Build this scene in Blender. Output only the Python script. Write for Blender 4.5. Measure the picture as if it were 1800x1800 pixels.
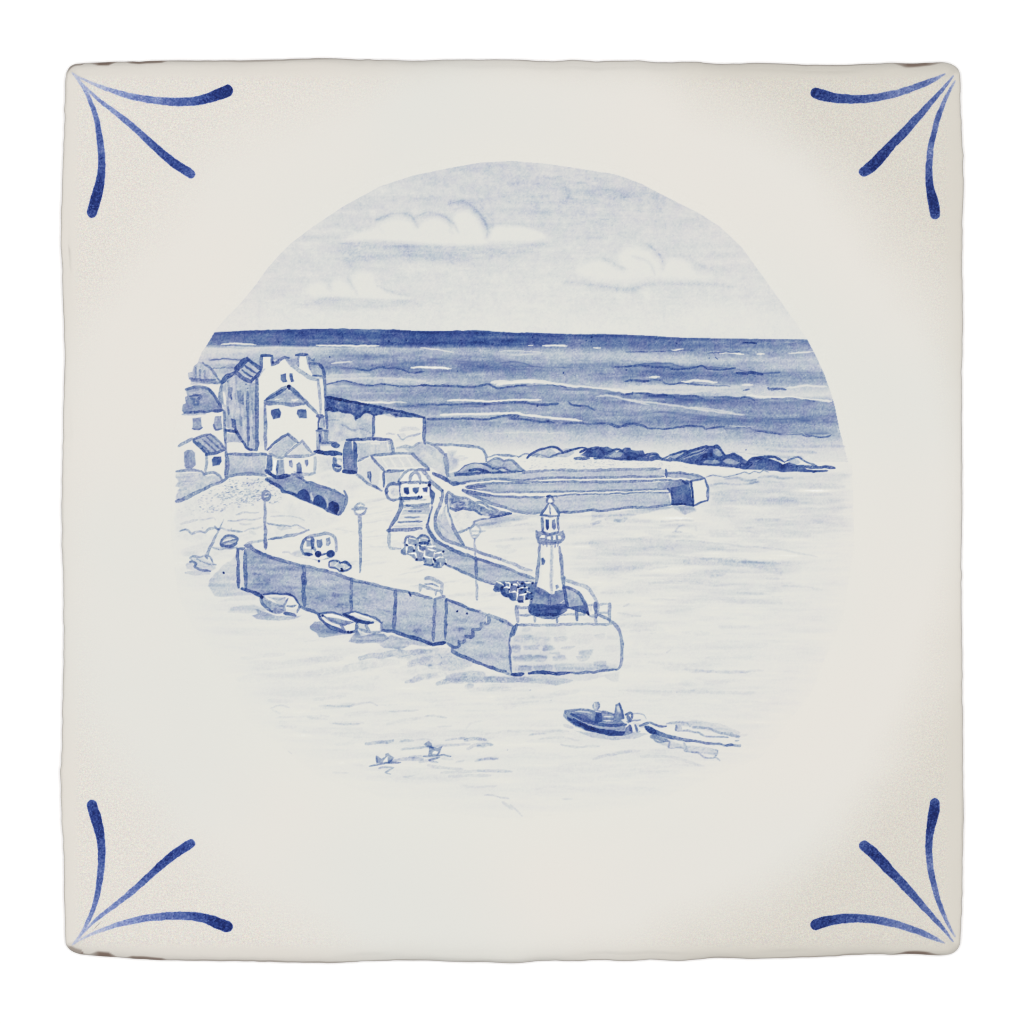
import bpy, bmesh, math
import numpy as np

# ---------------------------------------------------------------- scene set-up
for o in list(bpy.data.objects):
    bpy.data.objects.remove(o)
SC = bpy.context.scene
COL = SC.collection

U = 0.150 / 1580.0            # metres per drawing unit (tile is about 15 cm wide)
CX, CY = 900.0, 900.0         # drawing units at the middle of the picture
THICK = 0.0075                # tile thickness

cam_data = bpy.data.cameras.new("camera")
cam = bpy.data.objects.new("camera", cam_data)
COL.objects.link(cam)
CAM_H = 1.30
cam.location = (0, 0, THICK + CAM_H)
cam.rotation_euler = (0, 0, 0)
cam_data.sensor_width = 36.0
cam_data.lens = 36.0 * CAM_H / (1800 * U)
cam_data.clip_start = 0.01
cam_data.clip_end = 50.0
SC.camera = cam

world = bpy.data.worlds.new("World")
SC.world = world
world.use_nodes = True
world.node_tree.nodes["Background"].inputs[0].default_value = (1.0, 1.0, 1.0, 1)
world.node_tree.nodes["Background"].inputs[1].default_value = 0.20

def soft_lamp(name, loc, size, power, col=(1.0, 1.0, 1.0)):
    ld = bpy.data.lights.new(name, 'AREA')
    ld.shape = 'DISK'
    ld.size = size
    ld.energy = power
    ld.color = col
    lo = bpy.data.objects.new(name, ld)
    COL.objects.link(lo)
    lo.location = loc
    d = -np.array(loc)
    lo.rotation_euler = (math.atan2(math.hypot(d[0], d[1]), -d[2]), 0,
                         math.atan2(d[1], d[0]) - math.pi / 2) if (d[0] or d[1]) else (0, 0, 0)
    return lo
soft_lamp("studio_softbox", (0.0, 0.0, 2.1), 0.55, 43.0)

SC.view_settings.view_transform = 'Standard'
SC.view_settings.look = 'None'
SC.view_settings.exposure = 0.0
SC.view_settings.gamma = 1.0
SC.view_settings.use_curve_mapping = False
SC.cycles.filter_width = 1.1

# ---------------------------------------------------------------- node helpers
def srgb(r, g, b):
    f = lambda c: (c / 12.92 if c <= 0.04045 else ((c + 0.055) / 1.055) ** 2.4)
    return (f(r / 255), f(g / 255), f(b / 255))

def new_mat(name):
    m = bpy.data.materials.new(name)
    m.use_nodes = True
    return m, m.node_tree.nodes, m.node_tree.links

# ---- the plain white sheet the tile lies on
m_sheet, nd, lk = new_mat("white_card")
b = nd["Principled BSDF"]
nz = nd.new("ShaderNodeTexNoise"); nz.inputs["Scale"].default_value = 900
cr = nd.new("ShaderNodeValToRGB")
cr.color_ramp.elements[0].color = (0.925, 0.925, 0.925, 1)
cr.color_ramp.elements[1].color = (0.94, 0.94, 0.94, 1)
lk.new(nz.outputs["Fac"], cr.inputs[0]); lk.new(cr.outputs[0], b.inputs["Base Color"])
b.inputs["Roughness"].default_value = 0.9
b.inputs["Specular IOR Level"].default_value = 0.1

# ---- glazed, hand painted ceramic.  Attributes: pigment (how much cobalt lies on
#      the glaze, -0.1 = bare bright glaze), clay (bare biscuit at worn edges)
E_REF = 1.215                   # light that falls on the tile: glaze tones below are written as they appear under it
def tone(r, g, b): return tuple(c / E_REF for c in srgb(r, g, b))
GLAZE_REF = srgb(226, 226, 220)
RAMP_BLUE = [(-0.10, (244, 247, 247)), (0.0, (226, 226, 220)), (0.05, (222, 223, 219)), (0.10, (216, 218, 216)),
             (0.18, (206, 210, 211)), (0.28, (188, 197, 205)), (0.40, (162, 176, 193)), (0.52, (136, 154, 182)),
             (0.64, (108, 130, 171)), (0.76, (80, 107, 159)), (0.88, (54, 83, 147)), (1.0, (32, 57, 124)), (1.2, (14, 26, 78))]
RAMP_VIOLET = [(-0.10, (244, 246, 247)), (0.0, (226, 226, 220)), (0.05, (222, 222, 219)), (0.10, (217, 217, 216)),
               (0.18, (208, 209, 213)), (0.28, (191, 194, 208)), (0.40, (167, 173, 198)), (0.52, (141, 149, 186)),
               (0.64, (112, 121, 170)), (0.76, (83, 96, 156)), (0.88, (56, 74, 143)), (1.0, (35, 51, 119)), (1.2, (15, 25, 76))]
RAMP_STROKE = [(-0.10, (226, 226, 220)), (0.0, (226, 226, 220)), (0.05, (221, 222, 220)), (0.10, (214, 217, 220)),
               (0.18, (203, 209, 221)), (0.28, (183, 193, 217)), (0.40, (155, 170, 209)), (0.52, (126, 144, 196)),
               (0.64, (97, 118, 179)), (0.76, (70, 94, 162)), (0.88, (46, 69, 143)), (1.0, (28, 47, 115)), (1.2, (18, 30, 88))]

def glaze_material(name, ramp_a, ramp_b, grain_amt=0.16):
    m, nd, lk = new_mat(name)
    b = nd["Principled BSDF"]
    tc = nd.new("ShaderNodeTexCoord")
    def math_n(op, a, c=None, clamp=False):
        n = nd.new("ShaderNodeMath"); n.operation = op; n.use_clamp = clamp
        for i, v in enumerate((a, c)):
            if v is None: continue
            if isinstance(v, (int, float)): n.inputs[i].default_value = v
            else: lk.new(v, n.inputs[i])
        return n.outputs[0]
    def mixc(fac, a, c, blend='MIX'):
        n = nd.new("ShaderNodeMix"); n.data_type = 'RGBA'; n.blend_type = blend; n.clamp_factor = False
        for i, v in ((0, fac), (6, a), (7, c)):
            if isinstance(v, (int, float)): n.inputs[i].default_value = v
            elif isinstance(v, tuple): n.inputs[i].default_value = (*v, 1)
            else: lk.new(v, n.inputs[i])
        return n.outputs[2]
    def noise(scale, detail=2.0, rough=0.5):
        n = nd.new("ShaderNodeTexNoise")
        n.inputs["Scale"].default_value = scale; n.inputs["Detail"].default_value = detail
        n.inputs["Roughness"].default_value = rough
        lk.new(tc.outputs["Object"], n.inputs["Vector"])
        return n
    def maprange(v, a, b_, c, d, smooth=True):
        n = nd.new("ShaderNodeMapRange"); n.interpolation_type = 'SMOOTHSTEP' if smooth else 'LINEAR'
        lk.new(v, n.inputs[0])
        for i, x in enumerate((a, b_, c, d)): n.inputs[i + 1].default_value = x
        return n.outputs[0]
    # distance from the middle decides where the corner tone and speckle begin
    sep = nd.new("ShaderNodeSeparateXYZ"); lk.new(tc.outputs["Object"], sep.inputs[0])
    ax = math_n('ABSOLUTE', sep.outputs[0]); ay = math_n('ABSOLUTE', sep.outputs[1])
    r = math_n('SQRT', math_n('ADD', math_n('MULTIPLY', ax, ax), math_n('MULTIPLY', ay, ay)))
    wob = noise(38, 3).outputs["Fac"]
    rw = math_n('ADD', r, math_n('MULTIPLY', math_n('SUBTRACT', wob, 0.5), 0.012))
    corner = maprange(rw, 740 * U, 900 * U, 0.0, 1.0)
    edge_d = math_n('MINIMUM', math_n('SUBTRACT', 790 * U, ax), math_n('SUBTRACT', 788 * U, ay))
    inner = maprange(edge_d, 14 * U, 36 * U, 0.0, 1.0)
    speck = math_n('MULTIPLY', corner, inner)
    # glaze tone
    big = noise(16, 2).outputs["Fac"]
    base = mixc(maprange(big, 0.35, 0.65, 0, 1), GLAZE_COOL, GLAZE_WARM)
    centre = maprange(rw, 470 * U, 690 * U, 1.0, 0.0)
    base = mixc(centre, base, GLAZE_CENTRE)
    big2 = noise(30, 2).outputs["Fac"]
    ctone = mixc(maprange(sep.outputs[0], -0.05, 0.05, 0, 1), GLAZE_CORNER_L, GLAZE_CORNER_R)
    base = mixc(math_n('MULTIPLY', corner, 0.95), base, ctone)  # colour turns slightly darker towards the corners, more so at the right
    # fine speckle, strong towards the corners, faint elsewhere
    g1 = noise(3300, 2, 0.6)
    g2 = noise(6500, 1, 0.6)
    gv = nd.new("ShaderNodeMix"); gv.data_type = 'RGBA'; gv.inputs[0].default_value = 0.45
    lk.new(g1.outputs["Color"], gv.inputs[6]); lk.new(g2.outputs["Color"], gv.inputs[7])
    bw = nd.new("ShaderNodeRGBToBW"); lk.new(gv.outputs[2], bw.inputs[0])
    gv2 = mixc(0.62, gv.outputs[2], bw.outputs[0])
    amp = math_n('ADD', 0.050, math_n('MULTIPLY', speck, 1.05))
    dev = nd.new("ShaderNodeVectorMath"); dev.operation = 'SUBTRACT'; lk.new(gv2, dev.inputs[0]); dev.inputs[1].default_value = (0.5, 0.5, 0.5)
    sc = nd.new("ShaderNodeVectorMath"); sc.operation = 'SCALE'; lk.new(dev.outputs[0], sc.inputs[0]); lk.new(amp, sc.inputs[3])
    ad = nd.new("ShaderNodeVectorMath"); ad.operation = 'ADD'; lk.new(sc.outputs[0], ad.inputs[0]); ad.inputs[1].default_value = (1, 1, 1)
    mul = nd.new("ShaderNodeVectorMath"); mul.operation = 'MULTIPLY'; lk.new(base, mul.inputs[0]); lk.new(ad.outputs[0], mul.inputs[1])
    glaze = mul.outputs[0]
    # cobalt
    at = nd.new("ShaderNodeAttribute"); at.attribute_name = "pigment"
    grain = noise(5200, 2, 0.65).outputs["Fac"]
    gm = math_n('ADD', 1.0, math_n('MULTIPLY', math_n('SUBTRACT', grain, 0.5), grain_amt))
    dens = math_n('MULTIPLY', at.outputs["Fac"], gm)
    fac = math_n('DIVIDE', math_n('ADD', dens, 0.10), 1.30, True)
    def ramp(stops):
        n = nd.new("ShaderNodeValToRGB"); els = n.color_ramp.elements
        while len(els) < len(stops): els.new(0.5)
        for e, (d, c) in zip(els, stops):
            e.position = (d + 0.10) / 1.30
            l = srgb(*c); e.color = tuple(l[i] / GLAZE_REF[i] for i in range(3)) + (1,)
        lk.new(fac, n.inputs[0]); return n.outputs[0]
    hue = maprange(noise(420, 3, 0.6).outputs["Fac"], 0.40, 0.62, 0, 0.55)
    tint = mixc(hue, ramp(ramp_a), ramp(ramp_b))
    mt = nd.new("ShaderNodeVectorMath"); mt.operation = 'MULTIPLY'; lk.new(glaze, mt.inputs[0]); lk.new(tint, mt.inputs[1])
    # worn rim
    cl = nd.new("ShaderNodeAttribute"); cl.attribute_name = "clay"
    col = mixc(cl.outputs["Fac"], mt.outputs[0], srgb(118, 98, 86))
    lk.new(col, b.inputs["Base Color"])
    b.inputs["Roughness"].default_value = 0.50
    b.inputs["Specular IOR Level"].default_value = 0.025
    # hand-made surface: long soft undulation and a fine eggshell
    u1 = noise(60, 2).outputs["Fac"]; u2 = noise(1400, 2).outputs["Fac"]
    hgt = math_n('ADD', math_n('MULTIPLY', u1, 1.0), math_n('MULTIPLY', u2, 0.015))
    bp = nd.new("ShaderNodeBump"); bp.inputs["Strength"].default_value = 0.5; bp.inputs["Distance"].default_value = 0.0006
    lk.new(hgt, bp.inputs["Height"]); lk.new(bp.outputs[0], b.inputs["Normal"])
    return m
GLAZE_COOL = tone(230, 229, 223)
GLAZE_WARM = tone(234, 230, 223)
GLAZE_CENTRE = tone(232, 231, 224)
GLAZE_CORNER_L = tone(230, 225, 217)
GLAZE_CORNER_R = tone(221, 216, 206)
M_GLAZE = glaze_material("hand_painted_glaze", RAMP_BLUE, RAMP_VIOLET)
M_STROKE = glaze_material("cobalt_brush_stroke", RAMP_STROKE, RAMP_STROKE, 0.05)


# ---------------------------------------------------------------- surface sheet
def mesh_obj(name, verts, faces, mat, parent=None):
    me = bpy.data.meshes.new(name)
    me.from_pydata(verts, [], faces)
    me.materials.append(mat)
    o = bpy.data.objects.new(name, me)
    COL.objects.link(o)
    if parent is not None: o.parent = parent
    return o
S = 1.6
sheet = mesh_obj("white_surface", [(-S, -S, 0), (S, -S, 0), (S, S, 0), (-S, S, 0)], [(0, 1, 2, 3)], m_sheet)
sheet["kind"] = "structure"

# ---------------------------------------------------------------- tile body
tile = bpy.data.objects.new("ceramic_tile", None)
COL.objects.link(tile)
tile["label"] = "square cream glazed ceramic tile hand painted in blue with a harbour and lighthouse"
tile["category"] = "tile"

OUT_TOP = [(115, 131), (118, 123), (124, 116), (131, 112), (140, 110.3), (199, 107.5), (284, 104.8), (400, 105), (500, 102.6), (583, 100.8),
           (627, 103.2), (677, 104.3), (743, 105.3), (783, 103.3), (850, 103), (900, 102.8), (963, 106.4), (1010, 104), (1050, 106.7),
           (1117, 105), (1160, 107.6), (1220, 107.8), (1267, 111), (1333, 109), (1417, 112.6), (1477, 113), (1545, 110.4), (1567, 109),
           (1600, 110.2), (1652, 108), (1668, 109.4), (1678, 113.5), (1685, 121), (1688, 131)]
OUT_RIGHT = [(1689.3, 160), (1691, 226), (1693, 300), (1693.6, 340), (1692, 400), (1692.3, 520), (1691.5, 640), (1690.6, 765), (1692, 830),
             (1691.2, 960), (1691, 1100), (1692, 1190), (1693.5, 1330), (1693.7, 1450), (1691.5, 1560), (1689.5, 1630)]
OUT_BOT = [(1688, 1657), (1685, 1667), (1678, 1675), (1668, 1679.2), (1652, 1680.6), (1600, 1678.2), (1567, 1679.6), (1545, 1678.2),
           (1467, 1682.6), (1393, 1684.7), (1317, 1686.7), (1260, 1685), (1200, 1690), (1147, 1688.4), (1100, 1690.7), (1050, 1689),
           (1017, 1691), (950, 1690.2), (900, 1694.6), (850, 1693), (813, 1692.6), (747, 1690), (690, 1690.2), (627, 1692), (583, 1694.6),
           (400, 1690.8), (284, 1689), (199, 1684), (140, 1679), (131, 1676.6), (124, 1672.6), (118, 1665.5), (115, 1657)]
OUT_LEFT = [(114, 1602), (112, 1533), (109, 1475), (107.2, 1407), (107, 1340), (109, 1250), (111.5, 1080), (109, 900), (110.6, 735), (112, 577),
            (108.5, 480), (106.8, 400), (109, 313), (112, 255), (114, 187)]

def closed_spline(pts, step):
    P = np.array(pts, float); n = len(P); out = []
    for i in range(n):
        p0, p1, p2, p3 = P[i - 1], P[i], P[(i + 1) % n], P[(i + 2) % n]
        k = max(1, int(np.hypot(*(p2 - p1)) / step))
        # centripetal-ish: limit tangents so unequal spacing does not overshoot
        L = np.hypot(*(p2 - p1))
        m1 = (p2 - p0) / (np.hypot(*(p2 - p1)) + np.hypot(*(p1 - p0)) + 1e-9) * L
        m2 = (p3 - p1) / (np.hypot(*(p3 - p2)) + np.hypot(*(p2 - p1)) + 1e-9) * L
        for t in np.arange(k) / k:
            t2, t3 = t * t, t * t * t
            out.append((2 * t3 - 3 * t2 + 1) * p1 + (t3 - 2 * t2 + t) * m1 + (-2 * t3 + 3 * t2) * p2 + (t3 - t2) * m2)
    return np.array(out)

RNG = np.random.default_rng(11)
OUTLINE = closed_spline(OUT_TOP + OUT_RIGHT + OUT_BOT + OUT_LEFT, 3.0)
def ring_noise(n, knots, amp, seed):
    g = np.random.default_rng(seed).standard_normal(knots)
    x = np.linspace(0, knots, n, endpoint=False); i = x.astype(int); f = x - i; f = f * f * (3 - 2 * f)
    return amp * (g[i % knots] * (1 - f) + g[(i + 1) % knots] * f)

def to_xyz(P, z):
    P = np.asarray(P, float)
    return np.column_stack([(P[:, 0] - CX) * U, (CY - P[:, 1]) * U, np.broadcast_to(z, (len(P),))])

# how far the glaze has rolled off below the flat face at a distance from the rim (drawing units):
# a long soft shoulder along the top and bottom edges, a tight one at the sides
BD = [0, 1, 2, 4, 7, 11, 15, 20, 25, 32, 40, 50, 62]
BT = [26.0, 21.5, 19.2, 16.2, 12.9, 9.6, 7.1, 4.9, 3.3, 1.85, .85, .22, 0]
BS = [8.0, 5.0, 3.8, 2.7, 1.9, 1.3, .85, .5, .28, .1, 0, 0, 0]
def bevel_drop(d, wt):
    return U * (np.interp(d, BD, BT) * wt + np.interp(d, BD, BS) * (1 - wt))

def build_body():
    P = OUTLINE; n = len(P)
    tan = np.roll(P, -2, 0) - np.roll(P, 2, 0)
    nin = np.column_stack([-tan[:, 1], tan[:, 0]]); nin /= np.hypot(nin[:, 0], nin[:, 1])[:, None]   # inward for this winding
    if np.mean(np.sum(nin * (np.array([CX, CY]) - P), 1)) < 0: nin = -nin
    jag = ring_noise(n, 420, 0.45, 3) + ring_noise(n, 90, 0.5, 4)
    side = (np.abs(P[:, 0] - CX) > 760)
    P = P + nin * (jag * np.where(side, 1.0, 0.55))[:, None]
    # smooth inward direction so the inner rings do not knot at the corners
    for _ in range(6): nin = (np.roll(nin, 1, 0) + nin + np.roll(nin, -1, 0)) / 3
    wt = np.clip((np.abs(nin[:, 1]) - .25) / .6, 0, 1)
    wav = 1 + ring_noise(n, 60, 0.12, 8)
    levels = [(-1.0, -THICK + 0.0004, 1), (1.2, -THICK, 1)]           # foot of the side wall
    rings, zs, clay = [], [], []
    arc_x, arc_y = P[:, 0], P[:, 1]
    yy = np.where(arc_y > CY, 1788.6 - arc_y, arc_y)                 # the bottom edge is worn like the top edge
    def bump(a, b_, s=5): return np.clip((arc_x - a) / s, 0, 1) * np.clip((b_ - arc_x) / s, 0, 1)
    topb = (yy < 135)
    band = 1.8 * bump(140, 1680) + 7.0 * bump(114, 146, 6) * (arc_x < 300) + 7.0 * bump(156, 204, 14) + 3.2 * bump(220, 294, 10) \
         + 1.6 * bump(292, 600, 40) + 1.0 * bump(1385, 1560, 20) + 6.4 * bump(1570, 1655, 22)
    strength = 0.42 * bump(140, 1660) + 0.6 * bump(114, 150, 6) + 0.55 * bump(160, 205, 14) + 0.45 * bump(222, 292, 10) + 0.50 * bump(1575, 1650, 22)
    strength = np.where(topb, np.clip(strength, 0, 0.95), 0.16 + 0.07 * ring_noise(n, 70, 1, 21))
    band = np.where(topb, band, 1.3) * (1 + ring_noise(n, 160, 0.22, 5))
    for d in (0, .4, .8, 1.3, 2, 3, 4, 5.5, 7, 9, 11, 15, 20, 25, 32, 40, 50, 62):
        dd = d * wav if d > 3 else d * np.ones(n)
        R = P + nin * dd[:, None]
        if d > 13:
            r = max(3.0, 20 - d * .35)                                # corners stay rounded, tighter further in
            xl, xr, yt, yb = 115 + d + r, 1688.5 - d - r, np.where(P[:, 0] < CX, 110.3, 109) + d + r, 1680 - d - r
            isx = (P[:, 1] > 131) & (P[:, 1] < 1657)                  # along the left and right edges
            isy = (P[:, 0] > 140) & (P[:, 0] < 1662)                  # along the top and bottom edges
            sx, sy = np.sign(CX - P[:, 0]), np.sign(CY - P[:, 1])
            nn = nin / np.hypot(nin[:, 0], nin[:, 1])[:, None]
            rx = np.where(sx > 0, xl, xr) - nn[:, 0] * r; ry = np.where(sy > 0, yt, yb) - nn[:, 1] * r
            rx = np.where(isx, P[:, 0] + sx * d, rx); ry = np.where(isx, yt + (P[:, 1] - 131) / 1526 * (yb - yt), ry)
            ry = np.where(isy, P[:, 1] + sy * d, ry); rx = np.where(isy, xl + (P[:, 0] - 140) / 1522 * (xr - xl), rx)
            R = np.column_stack([rx, ry])
        rings.append(R)
        zs.append(THICK - bevel_drop(d, wt))
        clay.append(np.clip(strength, 0, 0.95) * np.clip((band - d) / np.maximum(1.0, band * .45) + 0.35, 0, 1) if d < 11.5 else np.zeros(n))
    V, A = [], []
    for off, z, c in ((0.8, 0.0003, .6), (-0.6, 0.0016, .45), (-0.4, 0.004, .2)):        # side wall, bottom to top
        V.append(to_xyz(P + nin * off, z)); A.append(np.full(n, c))
    for r, z, c in zip(rings, zs, clay):
        V.append(to_xyz(r, z)); A.append(c)
    k = len(V)
    V = np.concatenate(V); A = np.concatenate(A)
    F = []
    for j in range(k - 1):
        for i in range(n):
            i2 = (i + 1) % n
            F.append((j * n + i2, j * n + i, (j + 1) * n + i, (j + 1) * n + i2))
    F.append(tuple(range(0, n)))
    V[:n, 2] = 0.00015
    bm = bmesh.new()
    lay = bm.verts.layers.float.new("clay")
    bv = [bm.verts.new(v) for v in V]
    for v, a in zip(bv, A): v[lay] = float(a)
    for fc in F:
        try: bm.faces.new([bv[i] for i in fc])
        except ValueError: pass
    inner = bv[(k - 1) * n:k * n]
    bmesh.ops.remove_doubles(bm, verts=bv[n:], dist=U * 0.04)
    bmesh.ops.dissolve_degenerate(bm, edges=bm.edges[:], dist=U * 0.02)
    cap = []                                                          # the flat face has corners of its own, so it shades flat
    for v in rings[-1]:
        if not cap or np.hypot(*(v - cap[-1])) > .05: cap.append(v)
    cv = [bm.verts.new(q) for q in to_xyz(np.array(cap), THICK - bevel_drop(62, 1.0))]
    bm.faces.new(cv[::-1])
    for fc in bm.faces: fc.smooth = len(fc.verts) < 6
    bm.normal_update()
    me = bpy.data.meshes.new("glazed_body")
    big = max(bm.faces, key=lambda q: q.calc_area() if q.calc_center_median().z > THICK * .9 else 0)
    if big.normal.z < 0: bmesh.ops.reverse_faces(bm, faces=[big])
    bm.to_mesh(me); bm.free()
    me.materials.append(M_GLAZE)
    o = bpy.data.objects.new("glazed_body", me); COL.objects.link(o); o.parent = tile
    return o
build_body()

# ---------------------------------------------------------------- the painter
# A brush works on a fine grid of points on the glaze: every stroke and wash lays an
# amount of cobalt on the points it covers; the grid is then cut into one mesh per motif.
def smooth_noise(h, w, sy, sx, seed, q):
    """value noise, feature size sx by sy drawing units"""
    r = np.random.default_rng(seed)
    ny, nx = int(h * q / sy) + 3, int(w * q / sx) + 3
    g = r.standard_normal((ny, nx)).astype(np.float32)
    y = np.arange(h) * q / sy; x = np.arange(w) * q / sx
    iy, ix = y.astype(int), x.astype(int)
    fy, fx = y - iy, x - ix
    fy = (fy * fy * (3 - 2 * fy)).astype(np.float32)[:, None]; fx = (fx * fx * (3 - 2 * fx)).astype(np.float32)[None, :]
    g00 = g[np.ix_(iy, ix)]; g01 = g[np.ix_(iy, ix + 1)]; g10 = g[np.ix_(iy + 1, ix)]; g11 = g[np.ix_(iy + 1, ix + 1)]
    return (g00 * (1 - fx) + g01 * fx) * (1 - fy) + (g10 * (1 - fx) + g11 * fx) * fy

class Painter:
    def __init__(s, x0, y0, x1, y1, q, seed=1):
        s.q, s.x0, s.y0 = q, x0, y0
        s.w, s.h = int((x1 - x0) / q) + 1, int((y1 - y0) / q) + 1
        s.D = np.zeros((s.h, s.w), np.float32)
        s.L = np.zeros((s.h, s.w), np.int16)
        s.names = ["painted_scene"]; s.labels = [None]
        s.part_id = 0
        N = lambda sy, sx, k: smooth_noise(s.h, s.w, sy, sx, seed * 100 + k, q)
        s.wx = 0.55 * N(11, 11, 1) + 0.30 * N(4.5, 4.5, 2)
        s.wy = 0.55 * N(11, 11, 3) + 0.30 * N(4.5, 4.5, 4)
        s.tex = {'m': 0.55 * N(20, 20, 5) + 0.55 * N(8, 8, 6) + 0.25 * N(3, 3, 7),
                 'h': 0.50 * N(5.5, 60, 8) + 0.36 * N(3.0, 26, 9) + 0.55 * N(11, 110, 10),
                 'v': 0.6 * N(38, 3.5, 11) + 0.5 * N(14, 2.5, 12) + 0.4 * N(9, 9, 13),
                 'r': 0.9 * N(5, 5, 14) + 0.6 * N(2.6, 2.6, 15),
                 's': 0.5 * N(10, 10, 16) + 0.35 * N(4, 4, 17)}
        s.fine = N(2.0, 2.0, 18)
        s.frame(0, 0, 1)
        s.rng = np.random.default_rng(seed + 77)
    def frame(s, fx, fy, k): s.fx, s.fy, s.k = fx, fy, float(k)
    def pts(s, p):
        if isinstance(p, str):
            a = np.array([[float(v) for v in t.split(',')] for t in p.split()])
        else: a = np.array(p, float)
        return np.column_stack([s.fx + a[:, 0] / s.k, s.fy + a[:, 1] / s.k])
    def part(s, name, label=None):
        s.names.append(name); s.labels.append(label); s.part_id = len(s.names) - 1
    def ground(s): s.part_id = 0
    def win(s, x0, y0, x1, y1):
        i0 = max(0, int((x0 - s.x0) / s.q) - 1); i1 = min(s.w, int((x1 - s.x0) / s.q) + 2)
        j0 = max(0, int((y0 - s.y0) / s.q) - 1); j1 = min(s.h, int((y1 - s.y0) / s.q) + 2)
        return (slice(j0, max(j0, j1)), slice(i0, max(i0, i1)))
    def xy(s, sl):
        X = s.x0 + np.arange(sl[1].start, sl[1].stop) * s.q; Y = s.y0 + np.arange(sl[0].start, sl[0].stop) * s.q
        return X[None, :] + s.wx[sl] * s.warp, Y[:, None] + s.wy[sl] * s.warp
    warp = 1.0
    addk = 1.0
    @staticmethod
    def curve(P, closed=False, step=2.5, smooth=True):
        """P (n,k) -> dense points by Catmull-Rom with length-aware tangents"""
        n = len(P); out = []
        if not smooth or n < 3:
            Q = np.vstack([P, P[:1]]) if closed else P
            for a, b_ in zip(Q[:-1], Q[1:]):
                k = max(1, int(np.hypot(*(b_ - a)[:2]) / step))
                out += [a + (b_ - a) * t for t in np.arange(k) / k]
            if not closed: out.append(Q[-1])
            return np.array(out)
        rng_ = range(n) if closed else range(n - 1)
        for i in rng_:
            if closed: p0, p1, p2, p3 = P[i - 1], P[i], P[(i + 1) % n], P[(i + 2) % n]
            else:
                p1, p2 = P[i], P[i + 1]
                p0 = P[i - 1] if i else 2 * p1 - p2
                p3 = P[i + 2] if i + 2 < n else 2 * p2 - p1
            d0, d1, d2 = (np.hypot(*(b_ - a)[:2]) + 1e-6 for a, b_ in ((p0, p1), (p1, p2), (p2, p3)))
            m1 = (p2 - p0) / (d0 + d1) * d1; m2 = (p3 - p1) / (d1 + d2) * d1
            k = max(1, int(d1 / step))
            for t in np.arange(k) / k:
                t2, t3 = t * t, t * t * t
                out.append((2 * t3 - 3 * t2 + 1) * p1 + (t3 - 2 * t2 + t) * m1 + (-2 * t3 + 3 * t2) * p2 + (t3 - t2) * m2)
        if not closed: out.append(P[-1])
        return np.array(out)
    def near(s, C, R, sl, extra=None):
        """distance to a dense polyline inside window sl (only where closer than R); also the carried values"""
        X, Y = s.xy(sl)
        dm = np.full(X.shape, 1e6, np.float32); par = np.zeros(X.shape, np.float32)
        for i in range(len(C) - 1):
            a, b_ = C[i], C[i + 1]
            rr = R if np.isscalar(R) else max(R[i], R[i + 1])
            rr = rr + 3
            w = s.win(min(a[0], b_[0]) - rr, min(a[1], b_[1]) - rr, max(a[0], b_[0]) + rr, max(a[1], b_[1]) + rr)
            js = slice(max(w[0].start, sl[0].start) - sl[0].start, min(w[0].stop, sl[0].stop) - sl[0].start)
            is_ = slice(max(w[1].start, sl[1].start) - sl[1].start, min(w[1].stop, sl[1].stop) - sl[1].start)
            if js.stop <= js.start or is_.stop <= is_.start: continue
            x, y = X[js, is_], Y[js, is_]
            dx, dy = b_[0] - a[0], b_[1] - a[1]; l2 = dx * dx + dy * dy + 1e-9
            t = np.clip(((x - a[0]) * dx + (y - a[1]) * dy) / l2, 0, 1)
            d = np.hypot(x - a[0] - t * dx, y - a[1] - t * dy)
            if extra is not None:
                d = d - (R[i] + (R[i + 1] - R[i]) * t)          # signed against a changing radius
            cur = dm[js, is_]; m = d < cur
            cur[m] = d[m]
            p = par[js, is_]; p[m] = ((i + t) / (len(C) - 1))[m]
        return dm, par
    def lay(s, sl, a, d, mode, lab):
        D = s.D[sl]
        if mode == 'stroke': new = np.where(d > D, D + (d - D) * a + 0.12 * a * np.minimum(D, d), D + 0.05 * a * d)
        elif mode == 'over': new = D * (1 - a) + d * a
        elif mode == 'add': new = D + d * a * s.addk
        elif mode == 'wash': new = D + np.maximum(d - D, 0) * a + 0.12 * a * np.minimum(d, D)
        s.D[sl] = new
        if lab and s.part_id is not None:
            s.L[sl][a > 0.5] = s.part_id
    def S(s, p, d, w, lab=True, smooth=True, mode='stroke', taper=(0.75, 0.6), soft=1.25, edge=0.22, ws=None, ds=None, tex=0.13):
        """a brush stroke: points, cobalt amount, width in drawing units"""
        P = s.pts(p)
        if ws is not None: P = np.column_stack([P, np.array(ws, float), np.array(ds if ds is not None else [d] * len(P), float)])
        C = s.curve(P, smooth=smooth)
        if len(C) < 2: C = np.vstack([C, C[-1:] + 0.1])
        n = len(C)
        if ws is not None: r = C[:, 2] / 2
        else:
            t = np.linspace(0, 1, n); r = np.full(n, w / 2.0)
            k = min(0.18, 7.0 * w / 4 / max(1.0, n * 2.5))
            r *= np.where(t < k, taper[0] + (1 - taper[0]) * t / k, 1) * np.where(t > 1 - k, taper[1] + (1 - taper[1]) * (1 - t) / k, 1)
            r *= 1 + 0.10 * np.interp(np.arange(n), np.arange(0, n + 6, 5), s.rng.standard_normal(len(np.arange(0, n + 6, 5))))
        m = r.max() + 4
        sl = s.win(C[:, 0].min() - m, C[:, 1].min() - m, C[:, 0].max() + m, C[:, 1].max() + m)
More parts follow.
